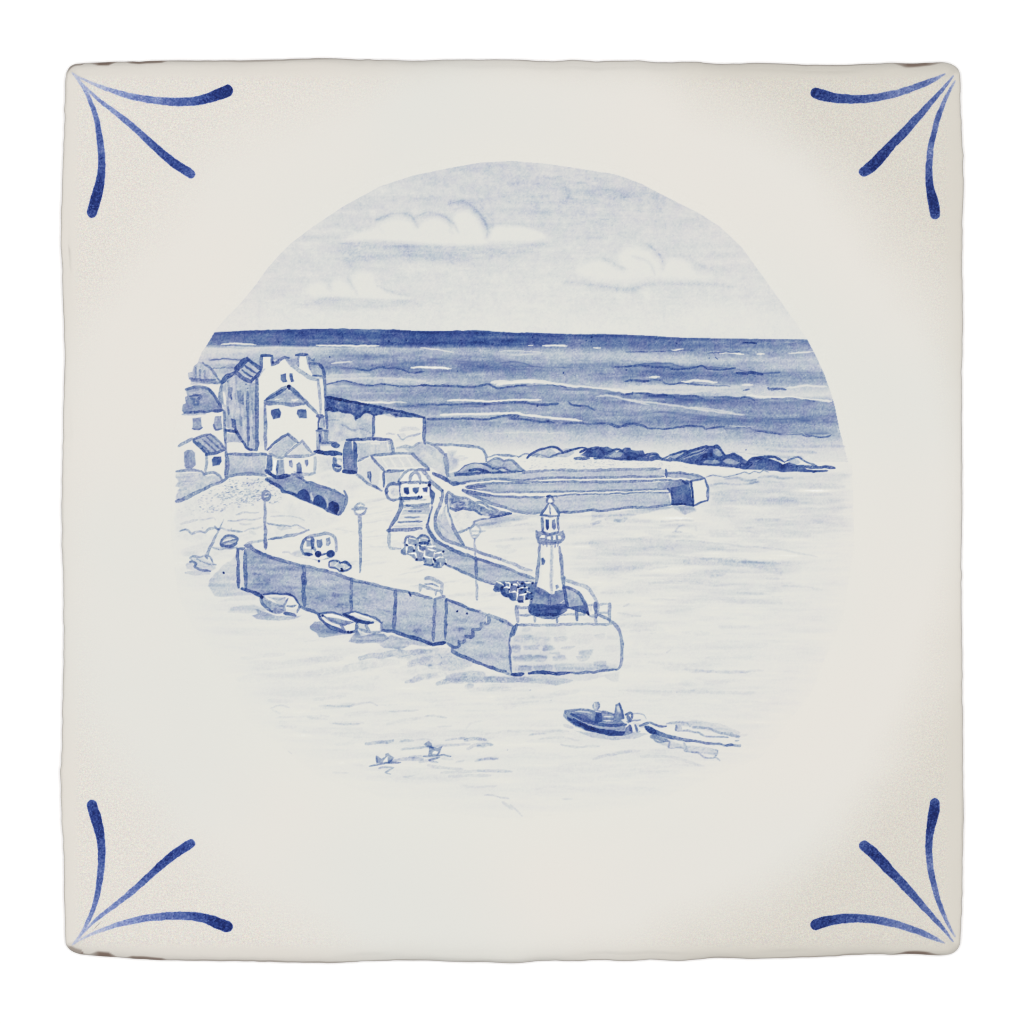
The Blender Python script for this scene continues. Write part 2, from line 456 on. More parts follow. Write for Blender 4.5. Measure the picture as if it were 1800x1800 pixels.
        if sl[0].stop <= sl[0].start or sl[1].stop <= sl[1].start: return
        sd, par = s.near(C, r, sl, extra=True)
        a = np.clip(-sd / soft + 0.5, 0, 1)
        rim = np.clip(1 + sd / 1.6, 0, 1)                       # pigment pools toward the stroke's edge
        dd = d if ds is None else np.interp(par, np.linspace(0, 1, n), C[:, 3])
        dens = dd * (1 - edge * 0.5 + edge * rim + tex * s.tex['s'][sl] + 0.09 * s.fine[sl])
        s.lay(sl, a, dens, mode, lab)
    def inside(s, C, sl):
        X, Y = s.xy(sl); ins = np.zeros(X.shape, bool)
        n = len(C)
        for i in range(n):
            x1, y1 = C[i, :2]; x2, y2 = C[(i + 1) % n, :2]
            if y1 == y2: continue
            c = ((Y > y1) != (Y > y2))
            if not c.any(): continue
            ins ^= c & (X < (x2 - x1) * (Y - y1) / (y2 - y1) + x1)
        return ins
    def F(s, p, d, tex='m', amt=0.14, smooth=False, mode='over', lab=True, soft=1.3, edge=0.10, a=1.0, gx=None):
        """a wash filling an outline"""
        P = s.pts(p)
        C = s.curve(P, closed=True, step=4.0 if smooth else 6.0, smooth=smooth)
        m = 4 + soft
        sl = s.win(C[:, 0].min() - m, C[:, 1].min() - m, C[:, 0].max() + m, C[:, 1].max() + m)
        if sl[0].stop <= sl[0].start or sl[1].stop <= sl[1].start: return
        ins = s.inside(C, sl)
        dist, _ = s.near(np.vstack([C, C[:1]]), soft + 2, sl)
        sd = np.where(ins, -dist, dist)
        al = np.clip(-sd / soft + 0.5, 0, 1) * a
        rim = np.clip(1 + sd / 2.2, 0, 1)
        dens = d * (1 + edge * rim + amt * s.tex[tex][sl] + 0.05 * s.fine[sl]) if d > 0 else np.full(al.shape, d, np.float32)
        if gx is not None:                                      # wash thinning from one end to the other (x0, x1, factor0, factor1)
            X, _ = s.xy(sl); dens = dens * np.interp(X, gx[:2], gx[2:])
        s.lay(sl, al, dens, mode, lab)
    def E(s, p, d=0.0, lab=True, smooth=False, soft=1.2, a=1.0): s.F(p, d, lab=lab, smooth=smooth, soft=soft, a=a)
    def W(s, p, w, d=-0.06, lab=False, a=0.9):
        """a line left white"""
        P = s.pts(p); C = s.curve(P); r = np.full(len(C), w / 2.0)
        r[:2] *= 0.6; r[-2:] *= 0.5
        m = w + 4; sl = s.win(C[:, 0].min() - m, C[:, 1].min() - m, C[:, 0].max() + m, C[:, 1].max() + m)
        sd, _ = s.near(C, r, sl, extra=True)
        s.lay(sl, np.clip(-sd / 1.3 + 0.5, 0, 1) * a, d, 'over', lab)
    def O(s, x, y, rx, ry, d, rot=0.0, ring=0, lab=True, mode='over'):
        """oval dab, or ring if ring is a width"""
        t = np.linspace(0, 2 * np.pi, 20, endpoint=False); c, n = math.cos(rot), math.sin(rot)
        p = np.column_stack([x + rx * np.cos(t) * c - ry * np.sin(t) * n, y + rx * np.cos(t) * n + ry * np.sin(t) * c])
        if ring: s.S(np.vstack([p, p[:1]]), d, ring, lab=lab, taper=(1, 1))
        else: s.F(p, d, smooth=True, lab=lab, mode=mode)
    def B(s, x, y, r, d=1.05, lab=True):
        """a blot, radius in drawing units"""
        q = r * s.k; s.O(x, y, q, q * 0.95, d, lab=lab)
    def band(s, p, up, down, d, tex=0.32, mode='max', pw=1.0, lab=False, ends=0.10):
        """a drawn wave: full strength on the line, sharp above it, dying out below"""
        P = s.pts(p); C = s.curve(P, step=4)
        x0, x1 = C[:, 0].min(), C[:, 0].max()
        sl = s.win(x0, C[:, 1].min() - up - 3, x1, C[:, 1].max() + down + 3)
        X, Y = s.xy(sl)
        o = np.argsort(C[:, 0]); yc = np.interp(X, C[o, 0], C[o, 1])
        yc = yc + 0.7 * s.tex['h'][sl]
        v = Y - yc
        m = np.where(v < 0, np.clip(1 + v / up, 0, 1), np.clip(1 - v / down, 0, 1) ** pw)
        e = max(8.0, (x1 - x0) * ends)
        m = m * np.clip((X - x0) / e, 0, 1) ** .7 * np.clip((x1 - X) / e, 0, 1) ** .7
        m = m * np.clip(1 + tex * s.tex['h'][sl] * np.where(np.abs(v) < 2.5, .5, 1), 0.15, 1.6)
        D = s.D[sl]; val = d * m
        s.D[sl] = np.where(val > D, D + (val - D) * np.clip(m * 1.3, 0, 1), D) if mode == 'max' else D * (1 - m) + d * m if mode == 'over' else D + val
    def dots(s, p, n, d, r0=0.5, r1=1.1, wide=1.5, lab=False):
        """speckle scattered inside an outline"""
        P = s.pts(p); sl = s.win(P[:, 0].min(), P[:, 1].min(), P[:, 0].max(), P[:, 1].max())
        ins = s.inside(P, sl); jj, ii = np.nonzero(ins)
        if not len(jj): return
        fr = (s.fx, s.fy, s.k); s.frame(0, 0, 1)
        for k in s.rng.integers(0, len(jj), n):
            x = s.x0 + (sl[1].start + ii[k]) * s.q; y = s.y0 + (sl[0].start + jj[k]) * s.q
            r = s.rng.uniform(r0, r1); a = s.rng.uniform(-.6, .6)
            s.S([(x, y), (x + r * wide * 2 * math.cos(a), y + r * wide * math.sin(a))], d * s.rng.uniform(.5, 1.2), r * 2, lab=lab)
        s.frame(*fr)
    def meshes(s, parent_obj, keep, zoff, default=None, tile_edge=False, mat=None):
        """cut the painted grid into one mesh per motif; returns {part id: object}"""
        h, w = s.h, s.w
        Lc = s.L[:-1, :-1]
        keepc = keep[:-1, :-1] & keep[1:, 1:] & keep[1:, :-1] & keep[:-1, 1:]
        out = {}
        ids = [i for i in np.unique(Lc[keepc])]
        if 0 in ids: ids.remove(0); ids.insert(0, 0)
        xs = (s.x0 + np.arange(w) * s.q - CX) * U; ys = (CY - (s.y0 + np.arange(h) * s.q)) * U
        for pid in ids:
            jj, ii = np.nonzero((Lc == pid) & keepc)
            if len(jj) < 6: continue
            quad = np.stack([(jj + 1) * w + ii, (jj + 1) * w + ii + 1, jj * w + ii + 1, jj * w + ii], 1)
            uniq, inv = np.unique(quad, return_inverse=True); inv = inv.reshape(quad.shape)
            vj, vi = uniq // w, uniq % w
            z = THICK + zoff
            co = np.stack([xs[vi], ys[vj], np.full(len(uniq), z)], 1).astype(np.float32)
            if tile_edge:
                ex = np.minimum(s.x0 + vi * s.q - 113, 1690 - (s.x0 + vi * s.q)); ey = np.minimum(s.y0 + vj * s.q - 107.5, 1682 - (s.y0 + vj * s.q))
                w_ = np.clip((ex - ey) / 14 + .5, 0, 1)
                co[:, 2] -= np.minimum(bevel_drop(np.minimum(ex, ey) + 2, w_), bevel_drop(ex + 2, 0) + bevel_drop(ey + 2, 1)) - 0.00008
            me = bpy.data.meshes.new(s.names[pid])
            me.vertices.add(len(uniq)); me.vertices.foreach_set("co", co.ravel())
            nf = len(quad)
            me.loops.add(nf * 4); me.loops.foreach_set("vertex_index", inv.astype(np.int32).ravel())
            me.polygons.add(nf); me.polygons.foreach_set("loop_start", np.arange(0, nf * 4, 4, dtype=np.int32))
            me.update(calc_edges=True)
            at = me.attributes.new("pigment", 'FLOAT', 'POINT')
            at.data.foreach_set("value", s.D[vj, vi].astype(np.float32))
            me.materials.append(mat or M_GLAZE)
            me.validate()
            ob = bpy.data.objects.new(s.names[pid], me); COL.objects.link(ob)
            if s.labels[pid]: ob["label"] = s.labels[pid]
            ob.parent = parent_obj if pid == 0 or 0 not in out else out[0]
            out[pid] = ob
        return out

# ---------------------------------------------------------------- corner ornaments
def ornament(x0, y0, x1, y1, strokes, flip, seed, label):
    p = Painter(x0, y0, x1, y1, 1.1, seed)
    p.warp = 0.6
    for fx, fy, pts, ws, ds in strokes:
        p.frame(fx, fy, 5.143)
        p.part("brush_stroke")
        P = p.pts(pts)
        if flip: P[:, 1] = 1788.6 - P[:, 1]
        p.frame(0, 0, 1)
        p.S(P, 1, 1, ws=ws, ds=ds, edge=0.10, tex=0.05, soft=2.0)
    p.names[0] = "corner_ornament"
    # bristle drag: fine streaks where the brush was dry (pale part of a stroke)
    p.D *= 1 + np.where(p.D < 0.55, 0.10, 0.025) * p.fine + 0.03 * p.tex['m'] * np.clip(1.1 - p.D, 0, 1)
    keep = p.D > 0.01
    holder = bpy.data.objects.new("corner_ornament", None); COL.objects.link(holder); holder.parent = tile
    holder["label"] = label
    p.meshes(holder, keep, 0.00003, tile_edge=True, mat=M_STROKE)
TL = [(90, 90, "190,190 260,240 420,312 560,362 700,402 830,428 950,445 1080,457 1200,458 1310,449 1420,425 1500,394 1590,360",
       [2, 3.5, 6.5, 8.5, 11, 12.5, 13, 14.2, 15, 16, 17.5, 19.5, 21], [.22, .25, .32, .44, .52, .62, .62, .72, .76, .82, .96, 1.02, 1.0]),
      (90, 90, "220,225 330,345 430,440 560,540 700,650 830,765 960,885 1100,1003 1200,1070 1262,1110",
       [1.5, 4, 7, 8.5, 10.5, 12, 13.5, 15.5, 16.5, 15.5], [.2, .38, .52, .56, .64, .74, .86, .94, .9, .8]),
      (90, 90, "192,200 250,265 310,360 365,480 405,600 432,740 450,880 457,980 455,1080 443,1180 425,1260 395,1370 368,1460",
       [1.5, 5, 6, 8.5, 9, 10.5, 12, 13, 14, 15.5, 18, 19, 18], [.25, .3, .42, .62, .66, .78, .74, .86, .86, .94, 1.0, .98, .92])]
TR = [(1380, 90, "1440,208 1360,250 1250,298 1130,342 1000,382 850,415 700,432 560,434 430,418 340,398 280,378",
       [3, 8, 11, 12, 13, 13.5, 14.5, 16, 17.5, 19.5, 19.5], [.32, .5, .66, .62, .62, .74, .8, .86, .94, 1.0, .98]),
      (1380, 90, "1518,225 1440,325 1350,430 1260,530 1150,650 1050,760 950,860 860,960 780,1040 715,1090",
       [3, 6.5, 9, 11.5, 14, 16, 17, 19, 19.5, 17.5], [.4, .62, .68, .72, .82, .86, .94, .98, 1.0, .86]),
      (1380, 90, "1536,270 1480,370 1430,480 1390,580 1360,680 1333,790 1312,900 1302,1020 1302,1150 1315,1250 1333,1340 1348,1410 1355,1475",
       [3, 6, 8, 9, 9.5, 10.5, 11.5, 12, 13, 15, 18.5, 19, 17.5], [.28, .5, .58, .74, .66, .78, .64, .78, .88, .98, 1.02, 1.02, .9])]
ornament(105, 105, 430, 400, TL, False, 3, "three blue brush strokes fanning from the upper left corner")
ornament(1400, 105, 1700, 400, TR, False, 4, "three blue brush strokes fanning from the upper right corner")
ornament(105, 1388, 430, 1685, TL, True, 5, "three blue brush strokes fanning from the lower left corner")
ornament(1400, 1388, 1700, 1685, TR, True, 6, "three blue brush strokes fanning from the lower right corner")

# ---------------------------------------------------------------- the painted harbour
p = Painter(296, 274, 1506, 1446, 1.2, 9)
f, S, F, E, W, O, B, part, band, dots = p.frame, p.S, p.F, p.E, p.W, p.O, p.B, p.part, p.band, p.dots
f(0, 0, 1)
SKY = [(340, 640), (365, 598), (377, 583), (400, 556), (422, 534), (450, 500), (470, 472), (491, 448), (511, 428), (555, 395), (605, 362), (667, 328), (725, 309), (789, 295.5),
       (844, 286), (900, 283), (957, 287.5), (1028, 298), (1086, 307.5), (1127, 323), (1179, 350), (1231, 376), (1266, 399),
       (1305, 436), (1343, 489), (1382, 544), (1419, 597), (1433, 624), (1447, 653), (1458, 684), (1467, 713), (1475, 753), (1484, 784), (1489, 810), (1493, 860)]
HORIZON = [(360, 586), (377, 584), (439, 581), (550, 578), (683, 579), (750, 582), (818, 581), (895, 584.5), (984, 588), (1062, 587),
           (1140, 590), (1189, 593.3), (1278, 595), (1418, 596.5), (1440, 597)]
# --- sky: a thin grey-blue wash, thicker above, brushed sideways
p.warp = 0.25
part("painted_sky")
F([q for q in SKY if q[1] <= 600] + HORIZON[::-1][1:-1], 0.088, tex='m', amt=0.12, edge=0.25, soft=1.6)
sl = p.win(300, 275, 1500, 600); X, Y = p.xy(sl)
m = (p.L[sl] == p.part_id)
up = np.clip((560 - Y) / 250, 0, 1) * (0.6 + 0.4 * np.clip((X - 420) / 400, 0, 1))
add = 0.085 * up + 0.035 * np.exp(-((X - 1010) / 160) ** 2 - ((Y - 345) / 45) ** 2) + 0.03 * np.exp(-((X - 620) / 150) ** 2 - ((Y - 465) / 28) ** 2)
add = add - 0.035 * np.clip((Y - 520) / 50, 0, 1) - 0.02 * np.exp(-((X - 900) / 130) ** 2 - ((Y - 510) / 30) ** 2)
p.D[sl] = np.where(m, np.clip(p.D[sl] + add * (1 + 0.18 * p.tex['m'][sl] + 0.22 * p.tex['h'][sl]) + 0.005 * p.tex['m'][sl] + 0.014 * p.tex['h'][sl] + 0.006 * p.tex['r'][sl], 0.015, 1), p.D[sl])
def fleck(n, box, d):
    for _ in range(n):
        x, y = p.rng.uniform(box[0], box[2]), p.rng.uniform(box[1], box[3])
        i, j = int((x - p.x0) / p.q), int((y - p.y0) / p.q)
        if p.L[j, i] != p.part_id: continue
        L = p.rng.uniform(2, 16)
        S([(x, y), (x + L * .5, y + p.rng.uniform(-1.5, 1.5)), (x + L, y + p.rng.uniform(-2, 2))], d * p.rng.uniform(.6, 1.25), p.rng.uniform(1, 2.6), lab=False, mode='add', taper=(.4, .3))
f(0, 0, 1); fleck(260, (480, 290, 1360, 470), 0.022); fleck(100, (420, 430, 1400, 570), 0.014)
fleck(60, (930, 300, 1100, 400), 0.05)
def shade(pts, w, d):            # soft brushed cloud shadow
    S(pts, d * .62, w * 1.25, lab=False, mode='add', soft=6.5, edge=0, tex=0.12, taper=(.4, .3))
    S(pts, d * 0.38, w * 0.5, lab=False, mode='add', soft=3, edge=0, tex=0.15, taper=(.4, .3))
f(400, 270, 3.6)
F("600,600 720,565 960,552 1250,578 1500,590 1630,578 1800,566 2000,575 1960,620 1800,650 1500,690 1300,680 1150,660 940,680 780,720 700,640", 0.075, tex='h', amt=.35, soft=12, mode='add', lab=False, smooth=True, edge=0)
F("410,955 580,915 960,925 1170,930 1240,960 1180,985 900,985 560,990", 0.06, tex='h', amt=.3, soft=8, mode='add', lab=False, smooth=True, edge=0)
shade("730,570 960,560 1250,583 1500,593 1640,582", 6, .07)
shade("560,935 600,915 730,912 960,925 1160,932", 6, .11)
shade("445,965 560,950 700,940", 7, .07)
part("painted_cloud", "long pale heaped cloud left white in the upper sky")
E("735,548 830,495 900,480 950,455 1000,425 1080,408 1150,430 1200,470 1240,425 1320,408 1390,440 1420,470 1430,390 1500,358 1570,400 1615,480 1640,540 1685,465 1800,455 1905,462 2000,500 2020,535 1940,558 1800,562 1680,565 1600,583 1400,580 1100,562 960,550", d=0.03, smooth=True, soft=11)
shade("940,420 1030,385 1110,378 1165,400 1205,465", 5, .15); shade("1180,405 1270,372 1350,390 1425,435 1462,500", 5, .12)
shade("1400,318 1470,305 1540,330 1600,390 1645,470 1640,530", 8, .16); shade("1600,330 1660,400 1680,470", 5, .06)
shade("960,470 985,500", 4, .05); shade("815,485 855,488", 4, .09); shade("1400,480 1430,510", 6, .05)
part("painted_cloud", "small white cloud low over the sea at the left")
E("500,865 530,822 590,812 640,850 670,803 735,800 790,850 780,792 840,745 905,752 950,805 1000,868 1080,895 1165,915 1000,930 960,925 730,910 600,905 540,905", d=0.035, smooth=True, soft=11)
shade("760,790 800,850 825,900", 5, .08); shade("640,820 660,870", 5, .06); shade("950,835 1050,880 1150,902", 4, .12); shade("930,800 950,845", 4, .08)
f(860, 270, 3.103)
part("painted_cloud", "soft white cloud at the right of the sky")
E("470,632 560,585 640,595 730,640 700,565 745,515 850,522 910,570 945,635 962,590 1005,568 1080,592 1130,650 1220,670 1120,688 900,680 800,693 600,688 490,660", d=0.035, smooth=True, soft=12)
shade("860,492 920,540 955,612", 6, .09); shade("780,560 870,592 905,662", 5, .08); shade("600,560 680,600 750,632", 7, .07); shade("1080,560 1150,605 1240,640", 8, .05)
p.part_id = 1
shade("420,700 600,720 760,742 860,712 1100,712 1350,726", 8, .075); shade("560,715 760,745 850,720", 10, .05); shade("1080,580 1180,620", 5, .04)
shade("10,400 40,380 200,395 300,430", 5, .06); shade("330,175 420,190 430,240 380,290", 8, .05)
f(0, 0, 1)
E("1240,535 1340,545 1400,570 1330,578 1200,565", d=.035, smooth=True, soft=14, a=.6, lab=False)

# --- open sea: dark band on the horizon, rows of breaking waves
part("painted_sea")
right = [q for q in SKY if q[1] > 590 and q[0] > 1000]
F(HORIZON[1:-1] + right[:-3] + [(1490, 812), (1200, 812), (900, 812), (560, 812), (330, 690), (350, 631), (355, 619), (365, 605)], 0.30, tex='h', amt=0.28, edge=0.05, soft=1.5)
sl = p.win(300, 570, 1500, 830); X, Y = p.xy(sl); m = (p.L[sl] == p.part_id)
xs_ = [350, 560, 740, 900, 1000, 1140, 1250, 1350, 1490]
ys_ = [574, 584, 590, 600, 606, 612, 622, 634, 646, 658, 670, 682, 694, 706, 718, 730, 742, 754, 766, 778, 790, 802, 814]
G = np.array([
 # 350  560  740  900 1000 1140 1250 1350 1490
 [.60, .71, .70, .69, .70, .67, .66, .60, .54],
 [.60, .71, .70, .69, .70, .67, .66, .60, .54],
 [.58, .69, .68, .68, .68, .64, .62, .57, .52],
 [.55, .66, .66, .68, .62, .60, .57, .53, .48],
 [.52, .74, .72, .74, .60, .60, .60, .54, .48],
 [.20, .26, .34, .48, .44, .54, .52, .50, .44],
 [.22, .34, .40, .32, .30, .36, .46, .44, .36],
 [.26, .46, .50, .42, .34, .28, .30, .34, .30],
 [.30, .50, .54, .58, .46, .52, .46, .36, .32],
 [.28, .34, .46, .54, .44, .56, .60, .52, .42],
 [.26, .22, .34, .34, .34, .44, .50, .50, .42],
 [.30, .26, .46, .40, .34, .20, .22, .30, .26],
 [.32, .42, .48, .46, .44, .42, .38, .22, .16],
 [.34, .38, .40, .46, .44, .54, .56, .50, .40],
 [.34, .30, .44, .46, .42, .38, .46, .46, .40],
 [.34, .26, .36, .42, .46, .50, .40, .46, .46],
 [.30, .24, .44, .48, .50, .54, .54, .54, .50],
 [.26, .22, .42, .34, .42, .36, .36, .46, .44],
 [.22, .20, .30, .28, .28, .36, .34, .36, .34],
 [.18, .16, .20, .24, .24, .26, .26, .30, .26],
 [.12, .10, .16, .16, .16, .16, .20, .22, .20],
 [.08, .06, .10, .08, .08, .10, .14, .17, .16],
 [.05, .05, .06, .05, .05, .06, .10, .13, .13]])
yi = np.broadcast_to(Y + 2.2 * p.tex['h'][sl], X.shape)
ji = np.clip(np.interp(yi, ys_, np.arange(len(ys_))), 0, len(ys_) - 1.001); ii = np.clip(np.interp(X + 14 * p.tex['m'][sl], xs_, np.arange(len(xs_))), 0, len(xs_) - 1.001)
j0, i0 = ji.astype(int), ii.astype(int); fj, fi = ji - j0, ii - i0
val = (G[j0, i0] * (1 - fi) + G[j0, i0 + 1] * fi) * (1 - fj) + (G[j0 + 1, i0] * (1 - fi) + G[j0 + 1, i0 + 1] * fi) * fj
val = 0.40 + (val - 0.40) * 1.18 - 0.02
val = np.maximum(val, .03) * (1.0 + 0.13 * p.tex['h'][sl] + 0.05 * p.tex['m'][sl] + 0.05 * p.fine[sl])
hzn = np.interp(X, [q[0] for q in HORIZON], [q[1] for q in HORIZON])
val = np.where(Y - hzn < 5, val * 1.08, val)
ea = np.clip((Y - hzn) / 1.4 + 0.5, 0, 1)
p.D[sl] = np.where(m, np.minimum(p.D[sl], .3) * (1 - ea) * .3 + val * ea, p.D[sl])
p.warp = 1.0
# drawn crests
f(350, 560, 4.5)
band("100,112 420,98 900,84 1500,90 1800,104 2200,98 2500,112 3000,128 3400,130", 2, 6, .80, ends=.03)
W("180,203 300,200 450,204", 2.6); W("930,210 1080,213 1300,216 1420,214", 3.0); W("1680,386 1760,382 1900,388 1990,396", 3.4)
W("1050,352 1130,345 1210,343", 3, d=.12); W("1160,652 1300,660 1420,664 1550,664", 3.4); W("1380,655 1640,664", 1.6, d=.08)
band("60,330 180,318 330,326 420,322", 3, 5, .64); S("110,392 200,388 290,384", .5, 2.4, lab=False)
band("1000,365 1150,385 1280,400 1420,390 1600,400 1700,420 1800,420", 5, 9, .62); S("1240,398 1330,408 1430,388 1600,402 1690,430 1780,418", .66, 2.6, lab=False)
S("1010,522 1090,505 1150,492 1210,502 1270,520 1350,530 1420,520 1560,532 1700,535 1800,532", .62, 2.6, lab=False); band("1010,520 1150,492 1290,522 1480,522 1800,532", 2, 26, .47)
S("1620,690 1700,682 1800,680", .55, 2.2, lab=False); band("1500,690 1800,682 2200,690", 3, 14, .46)
W("200,225 600,230 900,240", 2, d=.12, a=.6); W("1010,480 1400,470 1790,492", 4, d=.12, a=.6); W("1000,455 1350,440", 5, d=.14, a=.5)
f(740, 560, 4.5)
W("0,384 110,384 215,394", 3.4); W("850,212 885,212", 2.6); W("965,214 1060,213 1160,219", 3); W("1365,232 1420,236", 3)
W("0,232 150,250 260,262", 2.2, d=.08); W("620,258 800,256 960,268", 2.4, d=.14, a=.7); W("700,290 940,282", 2, d=.1, a=.6)
band("560,350 760,345 900,380 1040,385 1200,390", 5, 14, .60); band("640,372 840,380 980,385", 3, 6, .68)
band("0,320 150,318 300,335 560,350", 8, 16, .54)
S("1530,382 1640,380 1800,368", .62, 2.6, lab=False); S("1615,494 1660,488 1800,492", .66, 3.2, lab=False)
band("270,410 400,425 560,432", 3, 6, .60)
W("560,505 720,502 860,495 1000,505 1150,530 1430,560 1700,580 1800,575", 6, d=.03, a=.9); W("600,525 760,505 900,505", 4, d=-.02)
S("0,525 160,530 330,535 470,532 540,518 570,540 620,552 700,540 830,530", .68, 3.4, lab=False); band("0,528 330,535 540,522 620,552 830,530 1010,522 1150,540 1400,560 1590,590 1800,588", 2, 24, .50)
S("1000,522 1080,530 1150,548", .6, 2.4, lab=False); S("1580,602 1680,590 1800,592", .64, 2.8, lab=False)
W("215,645 300,640 470,655 560,655 700,645 950,645", 3.2); W("1390,615 1500,612 1620,640 1800,680", 3.2, d=.12, a=.7)
S("0,680 120,678 220,680", .62, 2.8, lab=False); S("215,682 400,672 500,678 680,662 830,668 960,680 1090,672", .66, 3.6, lab=False)
band("200,680 500,676 700,664 1000,672 1160,670", 2, 20, .50); S("1165,660 1190,685 1240,690 1300,692 1340,705 1375,725", .66, 3, lab=False); band("1170,675 1375,720 1800,750", 2, 12, .48)
W("155,762 300,755 520,755 720,748 860,765 1020,785 1160,795 1270,805", 3.8, d=-.03)
S("50,795 300,790 470,795 580,785 680,765 770,772 700,790 800,795 900,810 960,820 1020,815 1050,828", .68, 3.4, lab=False)
band("50,794 300,790 580,786 720,775 900,806 1050,824 1140,830", 2, 12, .52)
S("1120,832 1240,822 1350,832 1480,828 1560,850 1640,855", .62, 3, lab=False); S("1480,830 1560,858 1640,835 1720,840 1800,870", .6, 3, lab=False)
band("80,850 300,840 700,850 860,870", 6, 10, .36)
for a in ("60,900 400,890 700,900", "400,930 700,945 1100,940", "900,915 1200,930", "200,965 500,955 800,965", "1000,965 1400,950 1800,965"):
    S(a, .2, 3, lab=False, mode='stroke', soft=3)
W("560,905 820,900 1150,905", 3, d=.1, a=.5)
f(1100, 560, 4.5)
W("745,278 820,268 930,284", 2.8); W("1040,280 1095,279", 3); W("365,247 460,244", 2.6); W("1290,275 1380,270 1480,262", 3, d=.05)
S("930,193 1035,192", .9, 2.4, lab=False); S("0,265 200,262 360,255 540,252", .55, 2, lab=False); S("650,270 760,268 900,260", .58, 2, lab=False)
S("715,308 730,322", .85, 2, lab=False)
band("0,375 150,355 330,350 450,380 590,375 700,385 880,390", 4, 14, .62)
S("0,378 100,370 150,372 230,380 330,385 370,400 480,395 560,385 600,370 640,395 740,405 870,390", .72, 2.8, lab=False)
band("870,395 960,420 1100,432 1250,420", 4, 8, .72); S("880,425 940,435 1000,428 1090,440", .8, 4, lab=False); band("600,400 900,430 1200,430 1550,420", 4, 24, .50)
W("185,465 265,460", 4, d=0); W("440,498 560,492 720,505", 4, d=.0)
S("0,495 60,490 180,495 200,485 290,492 310,510 380,518 450,508 600,528 820,533", .64, 3, lab=False)
W("920,525 1000,522", 3.5, d=.0); W("1280,545 1420,530 1590,540", 3.4, d=.06); W("0,545 200,540 440,545 900,540", 6, d=.14, a=.55)
S("930,568 980,558", .58, 3, lab=False); S("1130,550 1140,562 1200,555 1270,562", .62, 3.4, lab=False)
W("960,610 1100,620 1300,625 1500,645 1630,655", 4, d=0); W("0,580 100,575 400,590 640,575", 4, d=.1, a=.6)
S("0,595 140,588 260,612 340,608 420,615 550,615 620,635", .68, 3, lab=False); S("180,612 330,605 390,628", .72, 3, lab=False); band("0,592 180,596 340,610 560,620 720,615 960,635 1200,640 1620,655", 2, 26, .56)
S("700,622 800,620 860,630 960,625 1020,650", .66, 2.8, lab=False); S("1150,632 1360,635 1500,655", .52, 2, lab=False)
W("0,640 200,665 400,690 560,715 700,735 940,765", 3.2, d=.12, a=.75); W("500,700 700,720 860,745", 2, d=.1, a=.7)
band("0,770 300,740 560,760 800,790 1050,795 1250,790 1680,800", 8, 16, .55); band("1100,800 1290,792 1500,815", 6, 14, .6)
S("0,838 60,830 130,842 180,868 260,870 350,872 430,855 490,848 550,855 610,855 625,872 700,865 780,858", .64, 3, lab=False)
S("770,860 790,885", .5, 2, lab=False); S("880,858 980,862 1010,885 1090,895 1160,905 1210,912 1280,905 1380,905 1420,925 1600,935 1630,915", .58, 2.8, lab=False)
band("700,865 1000,880 1200,910 1420,915 1690,905", 12, 6, .54); W("1240,912 1390,902 1420,920", 2, d=.2, a=.5)
W("820,850 900,852 1000,856", 2, d=.1, a=.6)
for a in ("1300,925 1690,925", "0,915 500,930 1000,940", "900,985 1300,1010 1730,1010", "1100,1040 1500,1060", "800,1060 1100,1085 1400,1100"):
    S(a, .28, 3.5, lab=False, soft=4)
W("770,1062 900,1072 1100,1092", 3, d=.04, a=.8)
f(0, 0, 1)
for x, y, r in ((420.5, 584.5, 2.3), (684, 600, 1.8), (714, 598, 1.2), (490, 601, 1.2), (1040, 592.5, 1.4), (1030, 599, 1.1), (1040, 600, 1.2), (811, 599, 1.3), (893, 604, 1.2), (580, 627, 1.3),
                (804, 652.5, 1.2), (990, 656, 1.1), (1101, 650, 1.2), (935, 593, 1.2), (944, 713, 1.6), (1112, 689, 1), (1151, 596.5, 1.3), (1247, 629, 1), (1190, 604, 1.1), (1312, 791, 1)):
    B(x, y, r, .95, lab=False)

p.addk = 1.15
# --- harbour water: almost bare glaze with pale sideways brush marks
p.ground()
WATER = [(1240, 828), (1493, 826), (1497, 950), (1470, 1100), (1415, 1215), (1320, 1330), (1120, 1402), (900, 1432), (760, 1405), (590, 1360), (470, 1270), (400, 1150),
         (335, 1060), (310, 1000), (310, 930), (480, 930), (440, 1030), (540, 1070), (760, 1130), (900, 1190), (1085, 1180), (1090, 1080), (1040, 1010), (800, 930), (900, 905), (1245, 890)]
F(WATER, 0.036, tex='h', amt=.6, soft=60, edge=0, lab=False, mode='add')
F("1250,830 1490,828 1494,930 1350,960 1240,900", .065, tex='h', amt=.5, soft=28, edge=0, lab=False, mode='add')
F("990,905 1210,885 1240,930 1400,1000 1360,1060 1180,1075 1010,1020", .03, tex='h', amt=.8, soft=26, edge=0, lab=False, mode='add')
f(1040, 820, 3.913)
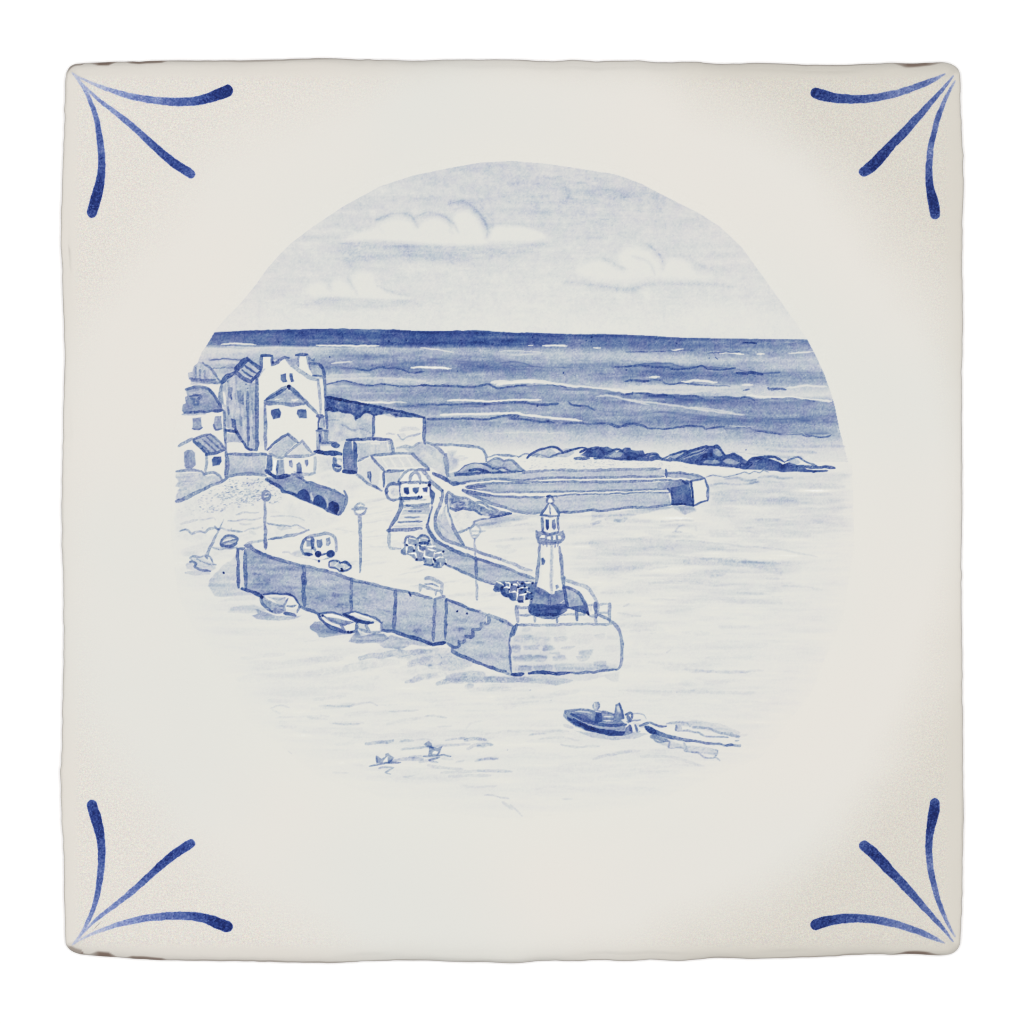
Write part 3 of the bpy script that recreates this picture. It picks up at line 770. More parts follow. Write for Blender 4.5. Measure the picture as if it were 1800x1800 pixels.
for a, d, w in (("580,508 700,512 1000,545 1300,572 1550,622", .10, 3), ("0,530 300,515 600,535 900,560", .055, 12), ("0,555 300,560 560,565", .05, 6), ("0,720 300,700 620,660 900,655 1250,670", .055, 13), ("100,610 400,605 760,630 1000,650 1300,670", .07, 4),
                ("640,660 900,650 1200,690 1300,730", .06, 14), ("800,190 1100,185 1650,190", .06, 5), ("850,225 1200,240 1400,230", .06, 14), ("800,130 900,120 1000,125 1150,110", .15, 3.4), ("920,85 1000,80 1050,95 1130,95", .17, 4), ("1150,80 1220,68 1300,80 1380,78", .16, 4),
                ("1100,110 1400,130 1740,140", .07, 9), ("480,380 600,370 700,376", .15, 3), ("560,450 620,450", .12, 4), ("580,440 600,415 640,405", .12, 3), ("715,410 720,440", .09, 4), ("820,760 915,740", .08, 6), ("400,800 600,795 760,805", .075, 5),
                ("250,860 285,862", .07, 6), ("220,960 255,945", .09, 3), ("180,1015 340,1030", .08, 2.6), ("1200,770 1290,770", .07, 4), ("1310,820 1480,828 1580,850", .075, 3), ("1000,870 1200,875", .05, 4),
                ("1120,365 1300,365", .07, 4), ("1000,420 1200,450 1500,470", .045, 10), ("880,1105 1080,1100", .06, 5), ("640,1395 800,1410 1000,1415 1180,1400", .07, 4), ("250,1540 560,1555 900,1540", .04, 8), ("520,1280 545,1262", .12, 2.4),
                ("600,930 900,925 1300,935", .04, 8), ("200,1100 500,1120", .035, 10), ("300,1220 700,1240 1200,1230", .03, 12), ("0,395 30,390 60,380", .22, 5), ("160,370 200,375 240,360", .16, 7), ("100,360 150,345 300,335", .08, 6), ("380,450 500,470 680,470", .05, 10), ("820,445 1000,455 1150,470", .055, 9)):
    S(a, d, w, lab=False, mode='add', soft=1.8 + w * .16, tex=.3)
F("0,300 180,312 420,285 690,262 720,300 640,330 560,290 460,300 320,335 100,345 0,370", .16, tex='h', amt=.3, soft=2.5, lab=False, mode='add')
F("590,285 700,280 720,310 640,330", .12, soft=3, lab=False, mode='add')
p.addk = 0.85
f(720, 1000, 8.18)
for a, d, w in (("760,1270 900,1220 1400,1200 1780,1180", 0, 0),): pass
f(540, 1000, 8.18)
for a, d, w in (("765,1285 900,1250 1060,1250 1250,1220 1780,1190", .18, 11), ("1490,1350 1640,1310 1800,1290", .18, 10), ("1300,1245 1600,1225 1790,1215", .12, 9), ("1420,1630 1600,1590 1800,1560", .14, 6), ("1490,1600 1620,1545 1800,1530", .12, 7),
                ("0,1310 500,1290", .05, 9), ("0,1520 400,1480 800,1380 1300,1340", .055, 15), ("600,1390 1000,1340 1250,1330", .06, 8), ("0,1660 500,1620 1000,1560", .03, 14)):
    S(a, d * 1.45, w, lab=False, mode='wash', soft=2.2, tex=.3)
f(720, 1000, 8.18)
for a, d, w in (("0,1290 300,1210 600,1170", .12, 13), ("0,1370 400,1270 800,1225", .13, 11), ("180,1340 500,1320 860,1370", .15, 16), ("300,1400 700,1390 880,1360", .12, 14), ("400,1655 620,1600 900,1580 1200,1590 1500,1600 1800,1590", .20, 10),
                ("560,1560 800,1540 1050,1520", .16, 16), ("500,1620 900,1610 1300,1600", .14, 8), ("20,1610 200,1560 520,1510", .12, 9), ("820,1700 900,1680", .13, 9), ("1140,1740 1300,1710", .08, 6), ("880,1740 1200,1700 1400,1690", .05, 10), ("0,1480 500,1450 900,1440", .05, 12)):
    S(a, d * 1.45, w, lab=False, mode='wash', soft=2.4, tex=.3)
f(420, 1080, 3.75)
for a, d, w in (("100,350 400,320 700,270", .04, 12), ("0,430 500,380 900,330", .035, 14), ("20,290 300,260", .05, 7), ("210,620 260,600 330,612", .14, 3), ("220,630 270,655", .10, 4), ("250,680 600,670", .07, 4), ("450,680 580,690", .1, 3.5), ("530,600 700,605 860,580 910,602", .14, 3), ("560,615 700,600 760,590", .08, 7), ("910,602 1100,590", .07, 2.4),
                ("480,625 560,615", .05, 6), ("990,640 1100,635 1180,630", .14, 2.4), ("700,660 850,640", .05, 6), ("620,720 720,725 800,720", .15, 3.5), ("600,715 820,718", .06, 7), ("250,745 380,740", .06, 7), ("1230,670 1300,670 1370,682", .16, 3), ("980,720 1080,700 1200,680", .08, 5), ("1310,742 1400,735", .12, 2.4), ("1500,750 1530,720 1600,700", .06, 4),
                ("640,860 760,850", .04, 5), ("640,790 1000,800 1600,770", .045, 9), ("620,1040 720,1045", .1, 3), ("1090,1075 1140,1070", .1, 3), ("1480,1130 1560,1140 1700,1130", .08, 3.4), ("1620,1190 1670,1190 1720,1205 1780,1215", .18, 3), ("1740,1240 1775,1265 1800,1285", .12, 4.5), ("1790,1255 1830,1290 1870,1330", .14, 2.8), ("330,905 350,920", .12, 3), ("700,975 830,1000", .04, 5),
                ("280,720 500,770 800,760", .035, 12), ("500,560 700,540", .06, 6), ("200,570 350,575", .05, 8), ("900,850 1300,820 1700,800", .03, 10), ("850,1080 1200,1090 1700,1070", .025, 10)):
    S(a, d, w, lab=False, mode='add', soft=2.0, tex=.3)
f(840, 1180, 2.8125)
for a, d, w in (("255,315 330,300 450,295", .12, 4), ("300,335 400,325 500,340", .1, 4), ("410,360 480,375 600,368", .18, 3.4), ("570,432 640,415 760,395", .13, 5), ("640,410 800,390", .07, 6), ("810,420 960,425 1120,470", .1, 5), ("880,440 1100,465", .05, 7), ("0,340 50,345", .15, 5), ("0,370 70,360", .16, 6), ("0,435 100,430", .15, 5), ("0,492 170,496", .13, 4),
                ("0,310 230,295 420,290", .06, 4), ("30,605 80,620 150,628", .0, 3), ("1000,100 1200,105 1370,105", .07, 5), ("700,95 1000,100", .05, 3), ("1050,5 1200,0 1350,5", .08, 4), ("0,90 160,85", .06, 8), ("100,160 300,150", .05, 5), ("200,140 290,130", .06, 4), ("370,575 800,580 900,590", .03, 6), ("420,630 470,632", .09, 2.6), ("800,495 940,495", .06, 3), ("600,530 1000,500", .025, 12)):
    if d: S(a, d, w, lab=False, mode='add', soft=2.0, tex=.3)
for x, y in ((258, 95), (363, 142), (146, 385), (985, 105)): B(x, y, 1.3, .25, lab=False)
p.addk = 1.4
# scattered faint sideways brush marks all over the open water
f(0, 0, 1)
rw = np.random.default_rng(5)
for _ in range(640):
    x, y = rw.uniform(345, 1465), rw.uniform(860, 1395)
    if ((x - 900) / 600) ** 2 + ((y - 880) / 520) ** 2 > 1: continue
    fade = np.clip(1.25 - math.hypot((x - 930) / 600, (y - 900) / 540), 0, 1)
    L = rw.uniform(18, 110); sl_ = rw.uniform(-.09, .05) if x > 1000 else rw.uniform(-.13, .02)
    S([(x, y), (x + L * .5, y + L * .5 * sl_ + rw.uniform(-2.5, 2.5)), (x + L, y + L * sl_)], rw.uniform(.008, .050) * fade, rw.uniform(1.5, 9), lab=False, mode='add', soft=rw.uniform(1.5, 4), tex=.35, taper=(.5, .3))

p.addk = 1.0
# --- beach in front of the houses
part("painted_beach", "speckled sand with rippled tide lines below the houses")
f(300, 740, 9)
F("90,1290 500,1130 900,925 1500,890 1800,1150 2500,1500 2700,1560 2400,1700 1500,1850 900,1900 100,1850 60,1600", .055, tex='m', amt=.5, soft=6, edge=0)
dots("420,1200 900,950 1500,920 1760,1150 1700,1300 1400,1300 900,1400 600,1450 350,1420", 330, .32, .5, 1.1)
dots("700,1150 900,1000 1400,960 1400,1250 900,1320", 120, .36, .5, 1.2)
dots("100,1400 400,1250 600,1440 300,1520", 60, .12, .5, 1.0)
for x, y in ((680, 1395), (820, 1410), (800, 1425), (1190, 1285), (1570, 1285), (935, 930), (1220, 910), (1390, 920), (660, 1210), (650, 1260), (500, 1695), (960, 1705)): B(x, y, 1.5, .33)
for a, d, w in (("1040,1480 1180,1450 1260,1455 1390,1445", .25, 2.8), ("150,1625 300,1590 430,1570", .20, 4.4), ("470,1570 600,1550 690,1545 700,1570", .20, 2.8), ("150,1750 240,1710 280,1730 340,1785 450,1745 550,1760 600,1710 720,1690", .38, 3.6), ("790,1690 900,1725 1000,1735 1130,1755", .33, 3.2), ("960,1735 1060,1755 1130,1752", .36, 3.2),
                ("1160,1745 1280,1705 1330,1710 1450,1665", .26, 3.2), ("910,1580 990,1590 1060,1575", .26, 3), ("1060,1580 1160,1550 1280,1560 1450,1530", .24, 3), ("1090,1625 1170,1640 1275,1625", .18, 4), ("1560,1630 1650,1645 1800,1670", .34, 3.4), ("1590,1510 1800,1500 2020,1530 2120,1570", .20, 2.6), ("1580,1445 1720,1440", .1, 2.4),
                ("220,1500 340,1440", .1, 2.4), ("1250,1760 1330,1790", .16, 5), ("1080,1820 1240,1790", .09, 2.6), ("250,1480 500,1470 700,1480", .04, 12), ("350,1660 560,1630", .05, 16), ("1600,1575 1900,1580 2150,1600", .07, 3), ("1700,1690 1760,1700 1900,1690", .22, 5), ("1890,1660 2000,1640 2090,1690 2160,1725", .28, 2.8), ("1540,1615 1640,1640 1900,1660", .38, 3), ("2020,1690 2110,1690", .15, 4)):
    S(a, d, w, tex=.2)
f(300, 860, 9)
for a, d, w in (("240,760 500,800 1000,740", .04, 14), ("220,1000 400,960 600,900", .05, 16), ("700,1000 900,960", .05, 8), ("230,1020 430,1030", .05, 7)):
    S(a, d, w, tex=.2, lab=False, mode='add', soft=4)
# --- sand beyond the second pier
part("painted_beach", "narrow strip of speckled sand behind the far pier")
f(760, 740, 6)
F("560,400 700,350 1240,385 1560,400 1800,395 2300,400 2700,420 3300,480 3600,520 3200,560 1800,540 960,530 830,420", .020, amt=.5, edge=0, soft=3)
dots("900,410 1240,395 1900,400 2400,430 2700,480 2500,520 1000,510", 230, .2, .45, .9)
dots("1480,420 1900,410 2000,480 1500,480", 70, .25, .45, .9)
for a in ("575,382 640,365 700,352 790,355 900,372 910,380", "690,358 780,370 860,372", "910,380 960,350 1000,345 1040,370 1060,368", "1060,375 1080,358 1120,352 1100,380", "1130,355 1180,365 1230,385"): S(a, .46, 2.6)
f(1100, 560, 4.5)
S("640,1250 690,1238 720,1245 800,1248 900,1232 940,1215 975,1228 1020,1208 1060,1222 1090,1203 1130,1215", .42, 2.2)

# --- dark rocks on the shore
part("painted_rocks", "dark blue ridge of rocks along the far sand")
f(1100, 560, 4.5)
F("-360,1085 -300,1040 -200,1015 -145,1012 -90,1045 -70,1060 0,1020 30,1022 60,1080 -20,1110 -300,1100", .72, amt=.18)
F("-360,1088 -80,1100 200,1125 330,1108 400,1062 480,1045 620,1003 700,1008 760,1040 790,1080 860,1068 920,1108 960,1130 1000,1096 1120,1100 1200,1135 1240,1158 1300,1138 1360,1160 1440,1190 1600,1203 1590,1214 1240,1214 1100,1200 940,1190 760,1166 580,1158 400,1130 240,1112 100,1122 -60,1115", .72, amt=.18)
F("-80,1095 10,1060 40,1040 130,1040 160,1085 230,1068 290,1100 240,1112 120,1125 20,1120", .72, amt=.18)
f(1020, 740, 6)
E("-270,360 -180,300 -110,290 -60,330 -100,370 -200,385", d=.40, smooth=True, a=.7)
E("300,370 400,330 450,340 420,380 330,385", d=.34, smooth=True, a=.8); E("720,378 770,362 800,368 740,385", d=.3, a=.8)
E("920,378 1000,355 1090,325 1100,345 1000,392", d=.32, smooth=True, a=.85); E("1150,330 1250,300 1330,280 1340,295 1280,320 1170,345", d=.42, smooth=True, a=.8)
E("1400,300 1440,285 1490,320 1500,360 1450,370 1400,330", d=.33, smooth=True, a=.85); E("1500,425 1570,395 1640,395 1680,430 1640,455 1540,450", d=.34, smooth=True, a=.85)
E("1290,432 1360,405 1430,410 1470,440 1400,455", d=.36, smooth=True, a=.8); E("1830,420 1900,410 1960,440 1850,450", d=.42, smooth=True, a=.7); E("2180,400 2260,395 2320,440 2240,455", d=.33, smooth=True, a=.8)
E("-540,370 -420,310 -330,290 -260,330 -240,370 -330,390", d=.46, smooth=True, a=.6)
for a, d, w in (("-560,390 -470,320 -370,285 -270,275 -200,310 -180,340", .78, 4), ("-330,385 -240,345 -200,340", .6, 3), ("-190,340 -60,300 40,285 120,340", .82, 4), ("0,335 60,305 185,282 215,295 250,350", .85, 4.2), ("255,352 380,302 430,308 465,335", .78, 4), ("470,352 560,338 620,365 740,345 800,345 850,395", .78, 3.6), ("500,400 620,385 660,370", .85, 5),
                ("860,400 1000,345 1120,318 1135,330 1020,400", .75, 3.6), ("1125,332 1240,290 1330,262 1385,278", .8, 4), ("1395,275 1440,268 1490,310 1520,365", .78, 4), ("1110,385 1200,352 1290,320 1345,285", .8, 4), ("1380,320 1410,380 1480,410", .82, 3.6), ("1520,375 1620,348 1690,385 1710,410", .76, 3.6), ("1220,430 1300,370 1380,360", .85, 7), ("1250,400 1330,380 1400,400", .8, 6),
                ("1490,420 1580,388 1680,425", .6, 2.6), ("1700,470 1740,480 1800,450", .85, 9), ("1780,420 1850,395 1900,390", .78, 4), ("1760,450 1800,400 1900,380 2060,385 2140,430", .76, 4), ("1840,450 1920,425 2060,440 2120,480", .74, 6), ("2060,390 2160,440", .72, 4), ("2170,430 2280,385 2400,440 2500,470", .62, 3), ("2150,490 2300,478 2500,485 2680,492", .74, 5), ("800,400 1000,415 1200,440 1450,470 1700,490", .6, 3.6), ("150,400 320,392 480,410 600,412", .7, 3), ("-60,395 100,398", .68, 4)):
    S(a, d, w)
W("1100,395 1200,362 1290,330 1320,300 1345,296", 2.2, d=.3, a=.8)
part("painted_rocks", "grey blue rocks at the landward end of the far pier")
f(760, 740, 6)
F("170,555 280,520 340,462 450,432 560,450 690,390 760,412 830,410 960,522 900,552 600,560 170,592", .38, amt=.2)
E("600,430 690,400 760,430 720,470 640,470", d=.26, smooth=True, a=.8); E("700,500 780,505 800,530 700,525", d=.22, smooth=True, a=.8); E("280,530 340,480 450,450 540,465 400,500", d=.28, smooth=True, a=.8)
for a, d, w in (("255,535 340,466 450,436 555,455 620,492", .62, 4), ("580,432 690,394 755,420 840,412 900,470 965,522", .52, 4), ("390,522 480,508 600,548", .76, 5), ("170,572 400,560 640,552 955,532", .72, 5), ("690,500 760,490 830,530", .6, 3), ("500,520 600,545", .8, 4), ("650,490 720,530", .55, 3)): S(a, d, w)
B(640, 498, 2, .85)

# --- headland wall and cliff behind the houses
part("painted_headland", "grassy dark topped headland wall running down behind the houses")
f(580, 680, 9)
F("-60,190 0,180 300,230 640,290 1000,370 1290,430 1480,490 1480,880 1620,960 1820,1060 1900,1140 1960,1300 1980,1460 1600,1280 1300,1060 960,830 650,800 250,830 150,870 -60,800 -110,520", .24, tex='m', amt=.28)
F("-60,190 0,180 300,230 640,290 1000,370 1290,430 1480,492 1290,480 1100,482 960,425 860,425 700,465 600,395 560,405 480,485 400,510 380,440 250,420 120,365 0,365 -60,380", .66, tex='r', amt=.16)
f(450, 600, 9)
for a, d, w in (("1095,890 1140,885 1300,915 1500,955 1800,1005", .9, 4.2), ("1100,1090 1220,1060 1290,1085", .86, 5), ("1290,1085 1400,1110 1560,1165 1590,1210 1700,1130 1800,1110", .74, 3.4), ("1110,900 1150,960 1150,1060", .8, 8), ("1140,1250 1240,1240 1320,1260", .34, 2.6), ("1330,1310 1420,1330 1480,1390 1560,1410 1610,1395", .38, 3.2), ("1640,1390 1720,1400 1800,1450", .38, 3.2), ("1150,1120 1220,1100 1300,1120", .2, 3)): S(a, d, w)
f(580, 680, 9)
for a, d, w in (("0,178 300,232 640,292 1000,372 1300,432 1485,492", .9, 4.2), ("620,260 630,290", .5, 2), ("0,345 110,365", .84, 6), ("380,430 410,520", .6, 4), ("480,460 560,390 620,410 690,455", .76, 3.2), ("200,395 330,400 420,380", .6, 4), ("960,428 1080,478 1200,470 1300,480", .5, 3)): S(a, d, w)
E("712,465 830,440 900,455 1000,490 1200,485 1465,495 1480,880 1300,945 1050,955 1000,1040 960,835 715,800", d=.01, soft=2)
for a, d, w in (("688,452 685,600 680,795", .58, 4.6), ("1490,492 1492,700 1497,895", .62, 6), ("900,752 940,740 1025,742", .22, 3), ("1070,755 1110,815 1150,835 1190,800 1240,778 1340,765 1430,740", .34, 3.4), ("1110,690 1250,665 1400,670", .16, 6), ("1130,640 1300,640 1400,660", .08, 5), ("1330,780 1410,740 1430,730", .3, 4), ("1090,770 1180,760", .14, 6), ("1050,840 1200,835 1330,800", .07, 7),
                ("1060,962 1200,942 1300,955 1360,915 1450,880", .38, 4.4)): S(a, d, w)
f(660, 760, 9)
F("820,170 1100,195 1400,212 1660,255 1740,345 1750,480 1560,480 1400,520 1290,620 1150,650 1120,380 960,225", .012, edge=0)
F("1150,300 1280,290 1240,380 1330,420 1320,520 1180,620 1140,560", .20, tex='m', amt=.35, soft=5, lab=False); S("1260,380 1400,375", .12, 4, lab=False); S("1250,440 1340,430 1460,400", .13, 5, lab=False)
F("650,300 780,285 880,350 1000,470 1090,600 1100,690 1060,690 900,560 760,430", .17, tex='m', amt=.35, soft=4, lab=False)
for a, d, w in (("920,192 1100,196 1400,212 1650,250 1735,335 1748,465", .50, 4.6), ("815,158 900,190 960,225 1030,290 1105,365", .42, 5.4), ("1118,350 1105,430 1125,540 1132,700", .46, 6.4), ("1130,380 1150,500 1155,620", .40, 3)): S(a, d, w)
S("700,310 800,330 830,380", .14, 5, lab=False)

# --- the far left houses
part("painted_house", "half hidden hip roof at the far left edge of the picture")
f(300, 600, 9)
F("440,335 520,332 640,430 760,590 800,660 600,662 380,632 285,602 275,500 345,480 365,400", .30, tex='v', amt=.16)
for a, d, w in (("510,345 640,440 740,585", .52, 4), ("312,592 480,612 700,612", .6, 4.6), ("330,620 500,645 800,660", .48, 4), ("402,425 395,575", .45, 3.2), ("470,450 468,585", .45, 3.2), ("540,470 545,585", .45, 3), ("800,640 740,590", .5, 3)): S(a, d, w)
part("painted_house", "house with broad hip roof and two grey windows at the left")
E("260,690 640,680 800,690 850,1080 870,1800 640,1790 600,1480 330,1480 330,1150", d=.01)
F("240,745 400,712 580,732 640,800 830,1080 800,1112 200,1145 172,1090 195,1000 240,978 232,880 270,860 250,800", .43, tex='m', amt=.12)
E("290,810 480,780 520,800 480,840 300,850", d=.30, a=.8)
for a, d, w in (("245,762 400,722 570,742 625,775", .56, 5.6), ("600,755 690,860 800,1035", .68, 5.4), ("215,1125 400,1122 600,1112 825,1085", .66, 4.4), ("175,1150 400,1155 560,1142", .32, 3.4), ("310,865 400,858 490,870", .58, 3), ("320,900 370,920 350,980", .52, 4), ("480,890 430,930 440,1000", .54, 4), ("350,980 400,1000 480,990", .54, 4)): S(a, d, w)
F("345,1212 480,1202 495,1370 440,1402 350,1392", .42); S("345,1380 440,1400 500,1365", .56, 2.4); F("700,1190 795,1182 815,1380 705,1392 685,1320", .44); S("690,1320 705,1390 812,1380", .62, 2.6)
part("painted_house", "small cottage with arched door and striped roof at the lower left")
f(300, 740, 9)
E("240,330 340,300 560,540 850,470 860,900 790,920 500,830 80,800 130,420", d=.008)
F("350,290 620,202 700,250 845,420 850,460 600,542 360,330", .36, tex='m', amt=.12)
for a, d, w in (("352,292 480,240 620,208", .56, 4.4), ("620,208 720,275 850,425", .58, 4.4), ("560,532 700,512 850,458", .66, 5.4), ("352,305 420,375 560,510", .62, 5), ("430,330 540,430 640,530", .58, 3), ("500,290 620,400 730,500", .56, 3), ("570,250 690,360 800,460", .52, 3), ("400,345 500,440", .62, 4), ("130,402 240,332 335,278", .42, 5.6), ("568,530 562,700 552,830", .42, 4.6)): S(a, d, w)
F("215,490 260,458 340,458 385,500 395,700 340,760 230,762 212,640", .44, tex='v', amt=.1); F("650,600 680,572 802,566 806,640 770,690 660,716 652,650", .72)
S("855,-10 862,200 872,350 888,500 880,700 872,890", .52, 5.2); f(300, 600, 9); S("832,1100 850,1300 862,1500 870,1700", .48, 4.4)
f(300, 740, 9)
part("painted_hillside", "washed grassy bank below the cottage")
F("90,830 480,822 560,872 720,852 810,930 600,1040 340,1160 90,1272 80,1200 140,1060 70,1040 130,960 70,880", .23, tex='r', amt=.16, soft=2.5)
for a, d, w in (("90,800 250,786 450,780 500,800 530,850", .48, 5.4), ("520,850 600,822 700,815 780,870 820,945", .46, 5.4), ("90,1272 250,1212 450,1112 600,1040 800,960 900,905", .52, 6), ("90,1275 160,1250", .45, 6)): S(a, d, w)
for a in ("90,900 300,880", "100,1030 250,1000", "120,1100 260,1080", "180,960 400,940"): S(a, .28, 3, lab=False)
# --- terrace wall
part("painted_terrace_wall", "low grey terrace wall between the cottage and the porch house")
F("910,190 1040,212 1110,330 1240,470 1500,520 1500,545 905,500 880,330", .03)
F("890,190 1040,212 1100,325 895,335", .30); S("895,340 990,325 1100,332", .28, 2.6)
F("910,555 1500,545 1505,850 1300,835 1100,850 895,875", .30, tex='m', amt=.22)
for a, d, w in (("910,528 1200,528 1510,524", .62, 5.4), ("885,890 1000,862 1150,845 1300,838 1500,870", .52, 5.4), ("892,545 905,700 892,880", .52, 5)): S(a, d, w)
# --- the tall grey house
part("painted_house", "tall grey gabled house with narrow windows")
f(300, 600, 9)
F("835,660 1040,520 1250,652 1340,660 1380,600 1385,1720 1240,1702 1040,1462 870,1402 850,1100 800,950 800,750", .30, tex='v', amt=.26)
E("828,790 870,820 872,1010 838,985", d=.0); E("870,1350 960,1405 880,1395", d=.02)
F("1090,430 1210,335 1430,455 1265,590", .26); F("1045,420 1140,310 1215,265 1250,300 1150,380 1080,460", .6)
for a, d, w in (("818,645 900,562 1035,488", .72, 7.6), ("1030,490 1150,582 1270,640", .74, 7.6), ("1045,420 1130,322 1210,262", .7, 7), ("1055,395 1050,470", .72, 8), ("1212,268 1300,342 1445,448", .74, 5.4), ("1268,630 1340,572 1440,455", .68, 6), ("1170,378 1260,452 1355,505", .7, 3.2), ("1130,442 1200,502 1295,562", .74, 3.4), ("1330,600 1400,560", .5, 4), ("1400,560 1490,440", .3, 3),
                ("818,655 790,780 780,900 800,1000", .5, 4.2), ("1372,620 1366,1000 1362,1720", .60, 7), ("1215,800 1216,1100 1225,1400 1232,1640", .58, 4.4), ("1260,660 1250,800", .3, 3), ("1300,680 1290,900 1310,1300 1320,1700", .36, 3), ("870,1402 960,1422 1040,1452 1130,1582 1240,1705 1340,1720", .74, 4.4), ("1230,1702 1290,1712", .98, 3.4), ("1020,1400 1040,1460", .8, 5), ("850,1100 870,1400", .42, 3)): S(a, d, w)
F("910,722 982,732 972,930 912,882", .52); F("1050,772 1110,782 1142,1000 1060,972", .50); S("905,1035 922,1150", .52, 3.4); F("960,1222 1030,1242 1042,1400 972,1352", .72); F("1090,1172 1132,1202 1132,1340 1100,1350", .44); S("1278,915 1290,1065", .44, 4.4); S("1290,1362 1312,1540", .4, 3); S("1140,820 1145,1000", .6, 2.2); S("965,850 968,930", .65, 2.4)
for x, y in ((1190, 680), (1210, 742), (905, 635), (1020, 545)): B(x, y, 1.2, .62)
# --- the big white house
part("painted_house", "tall white house with two chimneys and a paired attic window")
f(450, 600, 9)
E("42,590 105,430 100,245 240,240 245,380 460,280 690,410 685,250 800,245 850,450 900,560 985,610 1055,590 1090,900 1105,1380 960,1390 960,1720 60,1690", d=.0)
F("840,300 980,325 1060,450 1085,550 890,545 850,400", .36)
F("55,1050 125,1050 125,1650 60,1660", .10, soft=3); 
for a, d, w in (("92,430 86,330 86,220", .64, 5), ("80,222 170,220 250,226", .78, 5), ("248,235 250,320 262,372", .60, 5), ("252,375 330,342 400,272 460,248 520,262", .62, 5), ("476,268 560,372 700,472 880,590 985,612", .38, 7), ("500,290 640,400", .3, 5), ("982,612 1000,800 1018,1000 1025,1145", .38, 4.6), ("630,222 720,216 812,218", .74, 4.6), ("682,240 664,330 672,400", .40, 4.6), ("822,232 832,330 858,440", .42, 4.6),
                ("850,352 970,352", .62, 4.4), ("840,265 870,300 930,312", .6, 3.4), ("992,352 1060,442 1090,560", .70, 5.2), ("890,545 1060,552", .62, 3.2), ("1072,565 1090,750 1100,900 1110,1100 1126,1380", .58, 5), ("40,560 110,460 145,435", .3, 4)): S(a, d, w)
B(270, 330, 2.2, .85); B(920, 280, 1.3, .7); B(795, 518, 1.2, .7); B(800, 222, 1.6, .9)
W("290,305 320,290", 3, d=-.05)
F("385,522 470,516 490,640 430,656 395,620", .74); F("525,512 580,506 592,630 545,642 535,580", .70)
part("painted_house", "white gabled house in front of the tall white house")
E("150,970 490,720 760,930 975,1160 960,1720 880,1720 720,1570 500,1450 190,1700 150,1700", d=.0)
F("160,930 490,745 740,920 770,1000 600,1012 150,980", .36, tex='h', amt=.14)
W("300,918 370,908 430,905", 2.6, d=-.04); W("560,932 610,940 665,922", 3, d=-.05)
for a, d, w in (("138,942 250,852 360,780 475,705", .52, 4.2), ("168,922 320,842 400,790 485,742", .68, 4.4), ("522,705 620,795 745,915", .64, 6.4), ("590,800 690,905", .5, 3), ("742,915 850,1022 985,1155", .54, 6.2), ("140,972 300,978 560,1002 760,988", .52, 6.4), ("145,992 152,1300 146,1705", .52, 5.2), ("165,1000 172,1300 170,1600", .25, 2)): S(a, d, w)
B(522, 710, 3.4, 1.1); B(535, 740, 2.4, .95); S("340,900 640,905", .3, 3, lab=False); S("380,850 600,850", .3, 3, lab=False)
F("245,1080 360,1066 392,1130 380,1212 270,1232 240,1150", .72); F("660,1080 790,1076 802,1212 692,1214 645,1150", .68)
part("painted_annex", "narrow shaded annex stepping down beside the white houses")
F("985,1200 1075,1200 1080,1385 990,1385", .34, tex='v'); F("960,1420 1150,1420 1130,1600 1020,1605 1022,1730 955,1720", .40, tex='v', amt=.2)
F("1010,1610 1310,1610 1330,1690 1260,1680 1020,1650", .30); E("1020,1655 1200,1655 1330,1710 1340,1750 1020,1720", d=.04)
for a, d, w in (("970,1180 1072,1192", .70, 6.4), ("985,1200 995,1380", .74, 4.4), ("1075,1230 1085,1360", .45, 3.2), ("992,1386 1050,1388", .95, 3.2), ("962,1412 1140,1418", .54, 4.4), ("1015,1480 1022,1600", .80, 3.2), ("1020,1612 1100,1602 1280,1602", .62, 4.4), ("1220,1645 1300,1652", .74, 9), ("930,1745 1080,1762 1280,1778 1345,1790", .86, 7.6), ("960,1740 1060,1755", .9, 7), ("1140,1420 1150,1560", .3, 5)): S(a, d, w)
S("1030,1440 1110,1440", .15, 3); W("1005,1250 1010,1350", 2.4, d=.1); W("1060,1430 1065,1540", 2.2, d=.12)
f(450, 740, 9)
part("painted_harbour_sign", "round dark sign and post by the boat shed")
F("1215,580 1270,580 1275,660 1350,700 1365,740 1330,800 1270,800 1210,740 1205,690", .48)
for a, d, w in (("1230,580 1235,660", .55, 5), ("1290,600 1350,612 1345,640", .36, 2.6), ("1215,690 1240,770 1310,795 1350,760", .62, 4), ("1250,690 1300,715 1340,715", .85, 4)): S(a, d, w)
W("1280,640 1340,650", 4, d=.02); W("1250,740 1330,755", 3, d=.1)
S("1180,575 1160,640 1190,760", .06, 10, lab=False)
